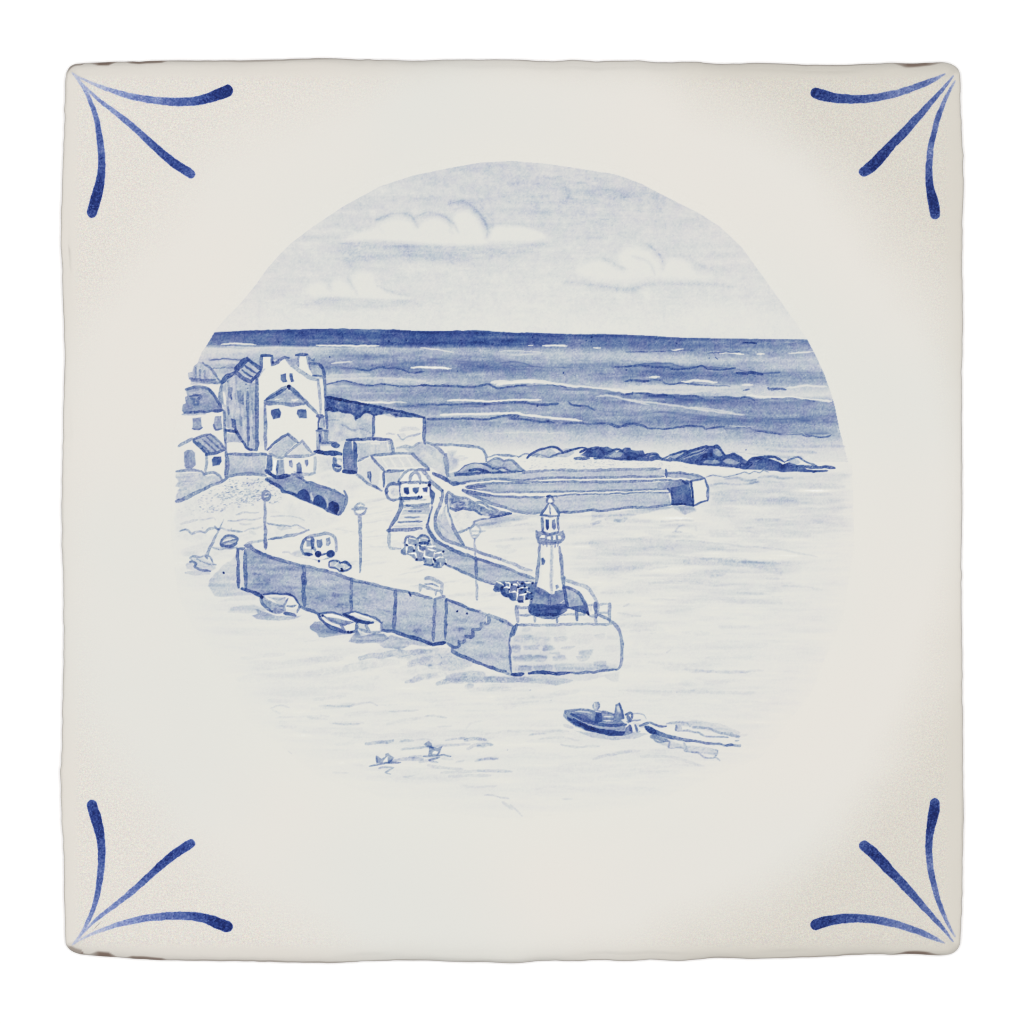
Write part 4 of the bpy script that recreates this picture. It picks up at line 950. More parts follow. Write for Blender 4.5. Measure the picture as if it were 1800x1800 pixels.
# --- porch house
part("painted_house", "little white porch house with an arched door and oval windows")
E("420,600 730,320 910,570 945,830 440,830", d=.0)
F("200,475 500,215 645,340 380,582 300,560", .28, tex='m', amt=.1); F("520,532 730,335 865,532", .15)
F("170,520 240,530 252,790 165,780", .56); F("330,620 432,615 440,850 312,850", .40, tex='v'); E("272,620 322,620 300,832 270,800", d=-.05)
for a, d, w in (("180,452 340,312 500,202", .64, 5.4), ("500,202 580,262 662,332", .54, 5.4), ("450,542 600,422 732,308", .42, 4.8), ("730,308 800,402 890,512", .44, 5), ("470,557 660,562 860,546 940,525", .46, 5.4), ("220,505 300,562 390,592 465,548", .42, 4.4), ("240,555 248,770", .64, 3.2), ("342,630 328,845", .58, 3.4), ("432,620 442,835", .34, 3), ("940,580 938,700 930,820", .34, 5.2), ("720,832 850,842 940,822", .36, 5.4), ("600,800 660,830", .4, 3), ("160,790 200,800", .7, 4)): S(a, d, w)
W("165,490 240,492", 3, d=-.03, a=.8)
F("520,622 562,612 586,680 576,745 522,702", .54); F("640,682 680,652 712,690 718,822 640,822", .62); F("770,612 822,612 832,680 802,727 770,672", .60); S("645,815 715,820", .85, 3)
# --- arched wall
part("painted_arcade", "dark sea wall with three arches beside the beach")
F("160,890 330,900 560,840 700,880 850,960 1000,1005 1240,1098 1390,1180 1435,1260 1405,1400 1310,1485 1180,1430 1000,1350 700,1240 460,1120 330,1032 160,935", .43, tex='m', amt=.14)
for a, d, w in (("170,800 260,862 360,892 450,872 520,870", .84, 6.4), ("165,790 230,840", .85, 8), ("560,845 700,895 850,982 1100,1052 1240,1102 1400,1190", .54, 4), ("560,838 660,842 760,890", .5, 3.4), ("620,890 720,920 830,975", .6, 2.6), ("1385,1105 1425,1180 1432,1250 1410,1350 1325,1478", .56, 4.6), ("155,925 300,1002 400,1062 430,1108 600,1150 645,1172", .84, 5.4), ("640,1185 800,1262 1000,1342 1200,1442 1300,1485", .72, 4.6), ("430,900 700,1000 1100,1120", .36, 8)): S(a, d, w)
F("650,1185 685,1100 750,1072 820,1110 852,1190 840,1292 760,1255", .86, smooth=True); F("895,1290 920,1205 980,1170 1050,1192 1095,1265 1102,1385 1000,1345", .86, smooth=True); F("1135,1375 1150,1300 1210,1270 1280,1300 1312,1370 1290,1482 1200,1435", .92, smooth=True)
S("870,1140 885,1270", .26, 4, mode='over'); S("1118,1230 1130,1350", .26, 3.6, mode='over'); S("1310,1430 1290,1475", .4, 3, mode='over')
p.ground()
f(450, 740, 9); F("950,850 1250,800 1600,830 1800,1000 1600,1090 1500,1200 1400,1150 1100,1000 960,900", .05, tex='m', amt=.5, soft=10, edge=0, lab=False, mode='add'); F("980,560 1190,570 1200,760 970,820", .10, tex='m', amt=.4, soft=6, edge=0, lab=False, mode='add')
f(0, 0, 1)
rq = np.random.default_rng(21)
for _ in range(150):                      # sketchy sideways brush marks on the open quay
    x, y = rq.uniform(560, 860), rq.uniform(840, 1075)
    top_, bot_ = np.interp(x, [560, 620, 700, 780, 860], [905, 850, 900, 985, 1030]), np.interp(x, [560, 700, 860], [985, 1030, 1075])
    if not (top_ < y < bot_): continue
    L = rq.uniform(14, 60); S([(x, y), (x + L * .5, y - L * .08 + rq.uniform(-1, 1)), (x + L, y - L * .16)], rq.uniform(.02, .06), rq.uniform(1.4, 5), lab=False, mode='add', soft=2, tex=.35, taper=(.5, .3))
for a in ("640,885 700,872", "640,905 690,897", "635,920 685,913", "640,945 690,940", "650,960 700,962", "600,990 650,985", "700,1010 760,1000", "720,1030 800,1022", "590,930 625,935"): S(a, .09, 2, lab=False, mode='add', soft=1.8, tex=.3)
part("painted_harbour_wall", "curving kerb line from the arches to the quay")
S("1290,1492 1220,1562 1100,1632 900,1722 720,1785 560,1830", .36, 5); f(400, 900, 9); S("1285,288 1130,342 900,392 650,432", .44, 4.8); S("570,452 400,482 260,528", .32, 5.4)
S("700,430 850,405", .5, 3, lab=False)

# --- long shed and boat store
part("painted_shed", "dark ended long shed with pale front")
f(580, 680, 9)
E("420,870 960,850 1010,1050 640,1090 440,1180", d=.02)
F("232,870 340,862 362,1000 402,1345 230,1345 205,1000", .54, tex='m', amt=.1); F("372,850 432,910 434,1345 385,1345 366,1000", .66)
F("425,885 920,872 962,1040 640,1082 440,1170", .23, tex='v', amt=.2); E("640,885 800,880 800,910 650,915", d=.0, a=.8)
for a, d, w in (("268,838 400,838 500,830", .84, 5), ("480,832 700,825 950,832", .58, 5.2), ("962,842 990,950 1002,1045", .54, 6), ("930,860 945,950 985,1045", .3, 3.4), ("218,1338 410,1358", .92, 6), ("450,1172 600,1108", .52, 3.4), ("210,1000 222,1330", .6, 2.4)): S(a, d, w)
B(698, 830, 3, .85); W("915,890 930,980", 3, d=-.03)
part("painted_shed", "pale boat store with panelled roof and arched doorway")
E("440,1195 640,1095 1310,1060 1565,1290 1160,1325 1080,1500 880,1540 840,1630 440,1380", d=.02)
F("450,1205 640,1125 790,1290 785,1570 450,1390", .13); F("535,1250 620,1200 765,1335 765,1560 640,1535 525,1400", .13, smooth=True); F("470,1230 510,1215 500,1320 465,1340", .2)
F("590,1340 640,1332 662,1400 657,1522 625,1452 592,1432", .62); W("618,1360 625,1440", 2.6, d=.2)
F("705,1122 1290,1092 1545,1282 900,1312", .13); F("880,1362 1105,1345 1080,1500 900,1535", .19, tex='h')
for a in ("830,1132 920,1290", "955,1122 1060,1292", "1090,1112 1185,1282", "1205,1112 1325,1272"): W(a, 2.8, d=.0)
W("700,1120 1000,1102 1290,1095", 2.6, d=.0); W("880,1300 1200,1290 1540,1280", 4, d=-.02)
for a, d, w in (("640,1092 900,1066 1100,1050 1315,1062", .54, 4.8), ("660,1112 740,1202 862,1335", .54, 5.4), ("1312,1062 1420,1172 1560,1292", .54, 6), ("862,1342 1000,1332 1170,1322", .56, 4.4), ("852,1362 852,1580", .60, 4.8), ("430,1388 600,1522 730,1592 820,1645", .46, 4.8), ("690,1560 770,1605", .6, 4), ("800,1290 770,1330", .2, 3), ("1390,1310 1560,1318", .5, 5), ("920,1325 960,1318", .65, 4), ("1560,1300 1545,1330", .55, 3)): S(a, d, w)
W("780,1480 775,1560", 3, d=-.04)
f(450, 740, 9); S("1580,850 1660,900 1790,1010", .36, 4.4)
# --- second pier
part("painted_breakwater", "long grey far pier with a dark square end")
f(760, 740, 6)
E("0,560 40,560 200,660 960,530 2440,510 2880,550 2900,850 2760,890 1700,945 1140,970 850,965 830,975 500,870 330,800 140,770 60,720", d=.0)
F("165,592 400,572 960,542 1800,528 2440,515 2460,572 1800,592 1200,600 900,626 400,632 205,662", .25, tex='h', amt=.16)
F("480,700 520,682 1000,660 1800,650 2500,645 2500,730 1800,742 1300,747 900,745 600,730", .30, tex='h', amt=.16)
F("330,738 600,782 900,806 1180,812 1500,790 1800,782 2490,765 2520,880 2060,912 1800,940 1350,960 1130,970 850,930 600,860", .28, tex='h', amt=.2)
for a, d, w in (("950,538 1100,530 1250,520 1500,522 1860,515 2410,505", .48, 4.4), ("200,662 280,662 400,636 740,615 900,627 1200,600 1500,602 1800,597 2440,585", .52, 4), ("350,695 430,678 500,668 800,656 1200,640 1500,642 1960,640 2360,626 2560,625 2690,640", .54, 4.2), ("360,700 500,722 700,747 1000,750 1300,745 1560,742 2060,730 2460,715", .50, 3.2),
                ("370,700 460,690 560,690", .6, 5), ("320,726 450,752 600,780 900,802 1180,800", .56, 4), ("1200,797 1300,790 1500,775 1800,770 2060,760 2500,755", .52, 3.2), ("322,732 450,792 600,862 720,900 850,942 1030,972 1140,968", .50, 5), ("360,745 480,770 600,790", .55, 6), ("1350,967 1500,962 1690,940 1800,948 2060,915 2300,910 2520,885", .56, 4.2), ("700,690 900,690 1100,680", .2, 6)): S(a, d, w)
f(660, 760, 9); S("915,652 1050,712 1200,802 1235,835 1320,820", .70, 6); S("1190,800 1310,805", .68, 6); S("1320,815 1430,805", .55, 4)
f(1020, 740, 6)
F("920,552 1100,552 1300,592 1180,622 1140,610 920,592", .36); F("820,652 1000,632 1140,642 1165,720 1180,882 980,890 960,760 920,712 820,715", .40, gx=(1155, 1200, .9, 1.3)); F("950,700 1040,690 1150,650 1182,882 980,890 962,760", .70, tex='m', amt=.12)
E("1192,642 1308,612 1342,838 1205,884", d=.0)
for a, d, w in (("902,515 908,592", .74, 4), ("920,547 1080,550 1200,566 1320,602", .56, 3.6), ("1120,622 1150,640 1185,625", .72, 4), ("1168,640 1186,760 1192,892", .94, 4.8), ("922,716 962,762 970,880", .74, 4.4), ("980,886 1090,880 1195,890", .95, 3.4), ("1180,632 1250,620 1318,600", .62, 3.6), ("1316,602 1345,720 1345,842", .64, 4.4), ("1200,892 1280,855 1345,840", .72, 3), ("920,790 938,860", .3, 2), ("1090,640 1140,660", .8, 5)): S(a, d, w)
E("930,598 1120,602 1140,612 1000,614", d=-.02, soft=1.5)
# rubble bank and road between the piers
part("painted_rubble_bank", "rough blue rubble bank under the pier road")
f(760, 740, 6)
F("140,772 250,792 350,832 450,872 700,962 832,972 620,1012 520,992 430,942 250,942 150,902", .38, tex='r', amt=.3)
for a, d, w in (("165,748 250,800 350,812 440,862 520,862 640,922 750,972 832,975", .50, 4.6), ("160,912 260,942 330,922 450,952 525,988", .62, 4.6), ("620,1017 720,1002 835,972", .76, 4.6), ("150,770 150,900", .5, 4), ("220,820 200,860 260,850", .55, 2.6), ("280,850 330,860 290,890", .55, 2.6), ("380,880 420,910", .5, 3), ("440,890 600,960 700,985", .42, 7)): S(a, d, w)
part("painted_beach", "small triangle of sand inside the harbour wall")
F("185,945 260,955 430,955 520,1005 440,1060 360,1140 275,1180 215,1060", .05, tex='r', amt=.5); dots("190,950 420,960 430,1050 280,1160", 60, .12, .4, .8)
S("288,1182 320,1160 380,1130 440,1100 440,1060 500,1040 570,1030 620,1020", .42, 3.8)
p.ground(); F("440,1065 560,1040 830,985 1130,1000 800,1060 600,1110 480,1120", .17, tex='h', amt=.6, soft=5, edge=0, lab=False, mode='add')
for a in ("500,1100 700,1060 1000,1035", "560,1130 720,1110", "640,1090 820,1080"): S(a, .12, 4, lab=False, mode='add', soft=3)
# --- curving harbour wall
part("painted_harbour_wall", "tall curving parapet wall along the quay")
f(660, 760, 9)
E("850,760 900,760 1050,900 1080,1000 1140,960 1170,1250 1330,1600 1420,1790 1500,1900 1150,1850 900,1700 810,1500 820,1350 900,1150 930,960", d=.0)
F("1075,1180 1105,1150 1190,1400 1290,1640 1390,1800 1250,1770 1050,1660 965,1500 965,1380 1030,1260", .25, tex='v', amt=.2)
for a, d, w in (("885,768 960,842 1050,922 1062,1000 1032,1100 965,1280 942,1420 970,1560 1060,1672 1200,1742 1350,1800", .50, 6.4), ("890,1180 860,1260 828,1370 820,1480 870,1600 960,1712 1100,1800", .54, 6), ("1130,965 1118,1100 1142,1260 1230,1500 1310,1650 1400,1790", .52, 6), ("1000,1380 1060,1500 1150,1600", .3, 4)): S(a, d, w)
W("1060,1170 1040,1280", 4, d=.0); W("1110,1150 1130,1300 1200,1480", 4, d=.02)
f(680, 860, 9)
F("700,790 850,882 1050,982 1400,1102 1800,1245 1800,1535 1700,1500 1420,1402 1200,1312 950,1212 920,1182 880,1000 720,882", .32, tex='h', amt=.16)
F("600,720 660,700 720,880 640,900 560,720", .12, soft=3, lab=False)
for a, d, w in (("690,275 640,450 640,600 700,732 800,832 900,892 1100,982 1400,1092 1600,1152 1800,1232", .64, 5.2), ("840,135 862,200 792,350 770,500 790,640 880,762 1000,842 1250,922 1420,982 1800,1112", .44, 5.2), ("930,1202 1100,1262 1300,1352 1420,1402 1600,1462 1800,1535", .56, 4.6), ("1100,700 1220,890", .46, 6), ("1130,690 1190,650 1260,640 1300,600", .42, 3.4)): S(a, d, w)
f(850, 860, 9)
F("0,1145 400,1265 790,1405 800,1540 600,1455 300,1455 150,1505 0,1445", .33, tex='h', amt=.16)
for a, d, w in (("0,1140 200,1202 400,1262 600,1342 795,1412", .50, 5.2), ("-60,990 0,1022 300,1122 500,1192 640,1262 760,1285", .36, 5.4), ("0,1445 160,1505", .50, 4.6)): S(a, d, w)

# --- slipway roof and domed kiosk
part("painted_slipway", "striped sloping roof below the domed kiosk")
f(660, 760, 9)
E("390,1050 860,1040 885,1165 840,1300 800,1500 700,1540 220,1550 405,1230", d=.01)
F("450,1160 860,1140 850,1200 440,1205", .34, tex='h', amt=.3); F("440,1230 860,1205 845,1290 410,1305", .25, tex='h', amt=.35); F("400,1320 830,1310 800,1360 370,1370", .10, tex='h', amt=.4)
for a, d, w in (("460,1172 540,1162 700,1145 860,1130", .46, 5), ("500,1160 550,1160", .66, 4.4), ("530,1252 720,1247", .52, 3.2), ("470,1342 700,1342", .46, 3.2), ("370,1422 560,1412 740,1412", .54, 3.8), ("300,1492 500,1482 760,1480", .2, 3), ("450,1100 640,1080 800,1060", .28, 4), ("560,1200 860,1195", .34, 3), ("405,1060 400,1200 300,1402 205,1535", .58, 7), ("440,1060 430,1160", .5, 4), ("215,1547 480,1542 600,1540 730,1525", .54, 6), ("190,1545 250,1555", .6, 7), ("215,1560 215,1700 215,1800", .36, 5.4), ("640,1380 820,1390", .1, 3), ("500,1460 780,1450", .1, 3)): S(a, d, w)
W("450,1120 640,1100 850,1100", 4.6, d=-.02); W("460,1185 600,1190", 2, d=.05); W("400,1318 620,1305 830,1300", 2.6, d=.02)
f(680, 860, 9); S("30,680 34,800 40,900 60,935 130,940 225,938", .36, 4.6); F("490,690 620,620 660,720 560,760 480,740", .10, soft=3, lab=False); S("110,880 200,860 230,920", .06, 6, lab=False)
part("painted_kiosk", "white domed kiosk with three square windows")
f(660, 760, 9)
E("365,755 470,640 590,588 740,600 850,700 870,785 860,1000 400,1020", d=-.02)
F("860,840 880,890 945,965 940,1020 905,1140 865,1030 850,900", .76); F("880,1020 920,1100 900,1160 870,1120", .6)
F("225,830 365,820 385,900 380,1060 280,1075 210,1050 175,980 180,890", .05); F("240,900 310,880 365,930 345,1005 275,1015", .18, smooth=True)
for a, d, w in (("368,748 440,662 520,602 600,590", .42, 4.8), ("610,602 740,592 850,602", .52, 5), ("735,602 800,662 872,752", .46, 6.4), ("540,775 560,692 620,632 680,662 722,765", .42, 5), ("555,690 610,640", .4, 4), ("370,792 600,802 720,800 870,790", .58, 6), ("365,780 380,830", .65, 6), ("392,800 396,900 402,1040", .66, 5), ("385,1042 550,1042 740,1030", .76, 5.4), ("370,822 230,820 175,900 178,980 212,1052 290,1072 375,1062", .56, 5), ("180,900 175,960", .62, 7), ("290,920 260,960 300,990", .22, 3), ("860,790 870,850 880,900", .7, 5), ("880,772 960,845 1060,925", .50, 6.4)): S(a, d, w)
W("410,840 410,1000", 4, d=-.05); W("410,1005 600,990 840,985", 3.4, d=-.05); W("420,828 640,828 840,825", 3, d=-.05); W("852,850 852,970", 2.6, d=-.05)
F("445,882 530,872 537,960 500,987 450,960", .88); F("590,882 690,872 682,950 640,977 592,932", .68); F("760,882 832,872 822,950 760,942 742,890", .70)
B(860, 842, 3.2, 1.12); B(735, 1017, 1.9, 1.1); B(688, 1013, 1.6, 1.0); B(410, 1060, 2.6, .95); B(708, 818, 1.3, .9); B(1068, 915, 1.4, .95)

# --- main pier
part("painted_pier", "long dark stone pier wall facing the harbour with cut steps")
f(0, 0, 1)
TOPE = "433,961 453,970 478,981 511,990 533,995 567,1003 593,1010 618,1019 655,1029 693,1039 738,1050 761,1053 783,1049 786,1054 824,1070 856,1081 879,1089 901,1099 910,1097"
F(TOPE + " 901,1110 896,1123 897,1160 900,1186 867,1174 824,1157 796,1145 794,1137 781,1129 757,1133 720,1120 693,1110 669,1107 560,1078 526,1066 460,1048 432,1038", .40, tex='h', amt=.13, gx=(460, 860, .98, .70))
# blotches of thicker wash
for x, y, rx, ry, d in ((460, 1022, 9, 8, .16), (452, 1010, 5, 4, .1), (482, 1015, 14, 5, .08), (478, 1040, 16, 5, .16), (505, 1042, 10, 5, .12), (560, 1062, 8, 5, .12), (568, 1050, 6, 7, .14), (594, 1047, 8, 4, .2), (586, 1062, 5, 8, .12), (604, 1065, 7, 6, .2), (545, 1035, 8, 6, .1), (640, 1060, 10, 6, .05), (680, 1075, 14, 6, .06), (733, 1108, 4, 5, .2), (736, 1119, 6, 5, .14), (745, 1105, 12, 8, .06), (682, 1100, 7, 5, .1),
                        (800, 1105, 9, 5, .12), (810, 1090, 9, 5, .1), (795, 1125, 8, 5, .12), (812, 1122, 7, 5, .1), (825, 1108, 12, 6, .08), (870, 1118, 9, 5, .08), (850, 1150, 14, 6, .06), (500, 1000, 10, 4, .08), (545, 1005, 8, 4, .05), (440, 985, 6, 8, .06), (600, 1030, 14, 5, .06), (655, 1048, 8, 5, -.05), (520, 1022, 10, 6, -.05), (575, 1025, 12, 5, -.05), (715, 1065, 12, 6, -.04)):
    S([(x - rx, y), (x, y + 1), (x + rx, y)], d * .6, ry * 2, mode='add', lab=False, soft=5, tex=.5, edge=0)
rp = np.random.default_rng(8)
for _ in range(230):
    x = rp.uniform(440, 890); y = np.interp(x, [433, 693, 900], [965, 1043, 1103]) + rp.uniform(4, 72)
    if y > np.interp(x, [430, 560, 760, 900], [1034, 1074, 1126, 1180]): continue
    L = rp.uniform(3, 18); S([(x, y), (x + L, y + L * .12 + rp.uniform(-1, 1))], rp.uniform(-.05, .09), rp.uniform(1.2, 4), mode='add', lab=False, soft=1.6, tex=.4)
f(400, 900, 9)
E("188,620 272,615 275,1205 195,1180", d=.16, a=.9)
for a, d, w in (("165,588 160,750 168,1000 175,1195", .70, 5.8), ("150,580 200,588 265,580", .62, 4.6), ("278,615 275,800 285,1000 290,1195", .66, 6.4), ("225,1215 330,1250 460,1300 545,1335", .82, 6.4), ("280,535 340,545 480,632 700,722 1000,802 1200,845", .58, 5.8), ("300,545 370,540", .5, 8), ("450,600 600,675 700,715", .66, 3.6), ("1180,845 1208,900 1210,1100 1205,1300 1212,1480", .62, 6.4), ("1190,1000 1195,1300", .66, 6), ("1140,1505 1250,1540 1450,1602", .62, 4.6), ("1190,848 1400,895 1600,940 1800,990", .46, 5)): S(a, d, w)
f(540, 1000, 8.18)
for a, d, w in (("160,10 320,45 620,145 900,205 1250,300 1500,345 1780,430", .50, 5.6), ("640,150 632,400 635,620", .56, 5.4), ("1268,320 1262,600 1250,890", .62, 6), ("0,578 90,605 165,650", .66, 4.4), ("1070,885 1250,908 1500,982 1800,1085", .72, 5.6), ("1460,335 1495,385", .85, 3), ("1400,960 1600,1010 1790,1060", .6, 4), ("640,170 760,190 1000,245", .55, 3)): S(a, d, w)
f(720, 1000, 8.18)
F("362,432 505,396 530,420 505,450 380,490", .34); E("385,480 505,455 505,1000 385,1030", d=.30, a=.5)
for a, d, w in (("0,350 200,395 330,430", .44, 4), ("355,440 420,415 510,395", .48, 4), ("368,440 352,700 340,1035", .54, 5.2), ("528,440 520,700 510,1005", .70, 5), ("335,1088 420,1080 505,1062", .92, 7), ("0,985 150,1025 300,1085", .78, 6.4), ("540,435 700,500 860,572 990,610", .66, 5.4), ("700,495 860,575 1000,612 1110,662", .42, 5), ("1145,660 1300,725 1480,815", .46, 6), ("1300,735 1350,760", .6, 3),
                ("1115,672 1145,730 1120,780 1030,782", .52, 5.6), ("1020,785 1015,862 905,868", .58, 5), ("905,870 912,955 880,978 805,962", .60, 5.4), ("800,965 792,1040 770,1055 702,1048", .56, 4.6), ("702,1050 715,1110 670,1135 600,1105 548,1070", .60, 4.8), ("545,1075 600,1100", .6, 6), ("620,1130 618,1190 850,1292 1050,1372 1250,1450 1380,1480", .64, 6), ("1250,1450 1470,1530", .44, 4), ("640,1130 660,1150", .6, 7), ("1540,792 1475,900 1448,1020 1450,1300 1468,1505", .58, 5.4), ("1500,840 1460,960", .6, 6), ("1000,640 1090,690 1090,770", .3, 3.4)): S(a, d, w)
B(680, 610, 1.7, 1.15); B(833, 643, 1.7, 1.15); B(1345, 762, 1.2, .85)
W("1110,680 1105,770", 2.4, d=.05)
part("painted_pier_end", "rounded pale stone pier end with patchy blocks")
f(900, 1000, 8.18)
E("-20,1000 90,835 480,830 1440,790 1540,890 1590,1080 1565,1400 1530,1460 1000,1500 0,1525", d=.065)
F("-20,1010 60,900 500,870 560,1200 500,1500 0,1520", .06, tex='h', amt=.5, soft=12, mode='add', edge=0); F("0,1380 800,1360 1500,1380 1500,1450 900,1500 0,1520", .11, tex='h', amt=.35, soft=8, mode='add', edge=0)
for a, d in (("150,850 280,845 270,885 150,892", .14), ("30,970 280,950 302,1020 160,1052 30,1042", .13), ("160,985 280,965 290,1010 180,1020", .1), ("300,990 560,988 520,1052 300,1062", .12), ("600,985 802,978 790,1022 620,1037", .17), ("0,1100 122,1100 110,1190 0,1195", .20), ("160,1110 392,1098 380,1162 170,1150", .15), ("445,1112 590,1104 612,1150 450,1172", .22), ("700,1135 905,1108 840,1162", .13), ("20,1262 282,1238 282,1322 20,1332", .18), ("310,1250 492,1248 490,1322 310,1322", .16),
             ("580,1265 760,1248 785,1302 590,1322", .20), ("540,1212 690,1198 690,1242", .14), ("960,1182 1162,1168 1132,1242 960,1232", .18), ("925,1262 1122,1260 1100,1312 940,1314", .18), ("1175,1342 1352,1335 1340,1402 1180,1392", .20), ("100,1392 282,1402 280,1462 100,1472", .16), ("310,1402 582,1388 580,1462 330,1470", .12), ("620,1382 882,1368 880,1442 640,1462", .12), ("910,1372 1180,1370 1180,1442 920,1452", .12), ("1200,1402 1392,1398 1390,1452 1200,1452", .12), ("1180,952 1332,932 1290,1022 1180,985", .07), ("1360,962 1532,958 1530,1012 1360,1010", .06), ("500,850 760,840 760,960 520,940", .05), ("860,960 1150,950 1140,1060 880,1060", .05), ("1340,1110 1550,1105 1540,1180 1340,1190", .04), ("330,1060 560,1070 560,1100 340,1100", .07)):
    F(a, d * .85, tex='h', amt=.3, mode='add', soft=3.2, smooth=True, edge=.2)
for a, d in (("165,990 285,970", .2), ("610,985 740,982", .2), ("450,1115 590,1108", .26), ("170,1110 300,1115 385,1105", .2), ("960,1185 1160,1172", .18), ("930,1265 1120,1262", .2), ("1180,1340 1350,1338", .2), ("1190,960 1260,945 1330,935", .16), ("700,1140 800,1125 900,1112", .18), ("440,1165 560,1165 610,1140", .2)): S(a, d, 2.6, lab=False)
for a, d, w in (("90,802 280,805 480,812 700,802 900,795 1200,800 1435,790", .40, 4.8), ("90,800 200,812", .46, 4), ("1245,660 1380,722 1470,785 1550,905 1580,1080 1575,1300 1555,1400 1500,1455", .50, 5.4), ("0,1520 80,1520 160,1510", .84, 6.4), ("240,1505 400,1488 600,1502 820,1502", .78, 6), ("400,1485 640,1505", .86, 5), ("800,1502 1000,1495 1200,1480 1500,1445", .58, 4.4), ("10,960 80,800", .58, 5)): S(a, d, w)
p.ground()
F("0,1540 500,1535 870,1598 800,1640 600,1662 300,1642 0,1625 -200,1600 -300,1560", .24, tex='h', amt=.3, soft=2.4, lab=False, mode='wash'); F("870,1612 1150,1562 1550,1475 1520,1590 1400,1600 1330,1545 1100,1600", .13, tex='h', amt=.3, soft=3, lab=False, mode='wash'); F("300,1520 900,1510 1300,1500 1200,1570 860,1600 600,1570", .12, soft=3, lab=False, mode='wash')
S("480,1655 650,1660 860,1610", .22, 2.6, lab=False); S("1350,1560 1430,1600 1520,1605", .14, 3, lab=False)
B(262, 1745, 1.3, .25, lab=False)
# --- parapet around the light
part("painted_parapet", "curved parapet wall to the right of the lighthouse")
E("745,140 900,190 1080,265 1190,400 1240,520 1240,640 1095,665 900,600 790,540", d=.0)
F("762,262 900,312 1000,402 1060,520 1085,640 900,582 800,555", .36, tex='v', amt=.14); F("800,545 920,532 1062,522 1085,652 930,605", .62)
for a, d, w in (("750,150 900,200 1080,272 1180,400 1232,520 1242,660", .36, 6), ("762,250 900,302 980,372 1040,482 1080,602 1100,660", .62, 5.4), ("1085,620 1100,662", .98, 4.4), ("1030,440 1070,520", .5, 6), ("800,548 900,570 1080,640", .75, 4.4)): S(a, d, w)
# --- lighthouse
part("painted_lighthouse", "white lighthouse with blue base, gallery and small domed lantern")
f(850, 860, 9)
E("1050,225 925,400 920,440 925,660 840,660 840,780 880,850 880,1200 800,1560 790,1600 1060,1660 1270,1620 1280,1500 1215,860 1265,770 1255,660 1190,660 1190,400", d=.0)
E("1010,150 1050,125 1090,160 1090,200 1050,220 1010,200", d=-.03)
F("840,657 920,662 1030,712 1180,682 1260,660 1262,760 1222,842 1050,862 880,842 835,780", .44); F("910,402 950,397 1140,407 1200,402 1190,432 1030,442 910,432", .60)
E("878,762 910,727 960,732 966,772 940,775", d=-.03); E("995,757 1062,752 1066,802 1000,788", d=-.03); E("1085,742 1140,732 1152,792 1100,807", d=-.03); E("1170,732 1212,742 1224,790 1172,790", d=-.03); E("880,790 960,795 950,820 900,815", d=.3)
F("800,1530 870,1552 950,1600 1050,1645 1110,1642 1200,1620 1265,1600 1330,1830 1320,1920 1200,1980 1000,2000 830,1980 750,1900 760,1800 780,1640", .46, tex='m', amt=.14)
F("900,900 960,900 900,1550 850,1530", .05, soft=4, lab=False)
for a, d, w in (("1000,200 1000,150 1050,118 1095,150 1100,200 1060,222 1000,205", .56, 3.8), ("1005,112 1050,100 1085,108", .8, 3.6), ("1020,232 980,302 905,412", .62, 4.6), ("1085,222 1140,292 1190,370 1195,420", .62, 5), ("1045,262 1055,392", .50, 3), ("925,465 930,560 938,680", .58, 5.4), ("1178,430 1172,520 1186,665", .56, 5), ("840,658 846,770 890,842 1050,862 1210,842 1266,772 1256,665", .52, 4.6), ("930,672 1035,716 1180,678", .60, 4.6), ("980,730 985,800", .5, 4), ("1075,740 1085,810", .48, 4), ("1155,730 1165,800", .5, 4),
                ("935,862 942,892", .46, 2.8), ("985,862 1002,912", .46, 2.8), ("1130,862 1130,932", .46, 2.8), ("1182,862 1170,912", .44, 2.8), ("890,862 880,1050 860,1250 818,1540", .50, 5.6), ("1206,920 1222,1100 1252,1400 1278,1560", .50, 6), ("1078,880 1075,1300 1065,1650", .23, 6), ("1075,900 1070,1600", .3, 2), ("1285,1400 1255,1430", .5, 5)): S(a, d, w)
F("980,482 1030,477 1036,620 1010,652 977,602", .80); F("1080,482 1130,472 1142,620 1112,652 1080,602", .60); F("912,1092 950,1082 976,1130 952,1192 912,1192", .64, smooth=False); F("1130,1522 1170,1500 1202,1550 1155,1587", .44, smooth=True)
f(900, 1000, 8.18)
F("330,262 450,312 540,362 520,422 400,382 335,330", .62, soft=3, lab=False)
F("262,522 790,532 795,600 680,662 600,692 300,642 252,602", .74, tex='m', amt=.12); E("700,585 800,560 790,600 690,650", d=.46, a=.8); E("640,590 640,640 540,620 560,570", d=.56, a=.5)
for a, d, w in (("252,602 310,652 480,662 650,652 690,650", .88, 5), ("300,640 420,690 560,705 670,680", .55, 5), ("335,200 312,262 290,420 265,525", .60, 5), ("262,530 260,610", .66, 6), ("745,235 772,402 802,555", .70, 5), ("270,525 500,545 800,528", .68, 6), ("330,570 480,575 640,560", .8, 6), ("545,360 540,520", .54, 4.4), ("620,330 720,310", .54, 4), ("340,260 440,310 530,355", .6, 5)): S(a, d, w)
W("700,492 745,458", 4, d=.16, a=.8)
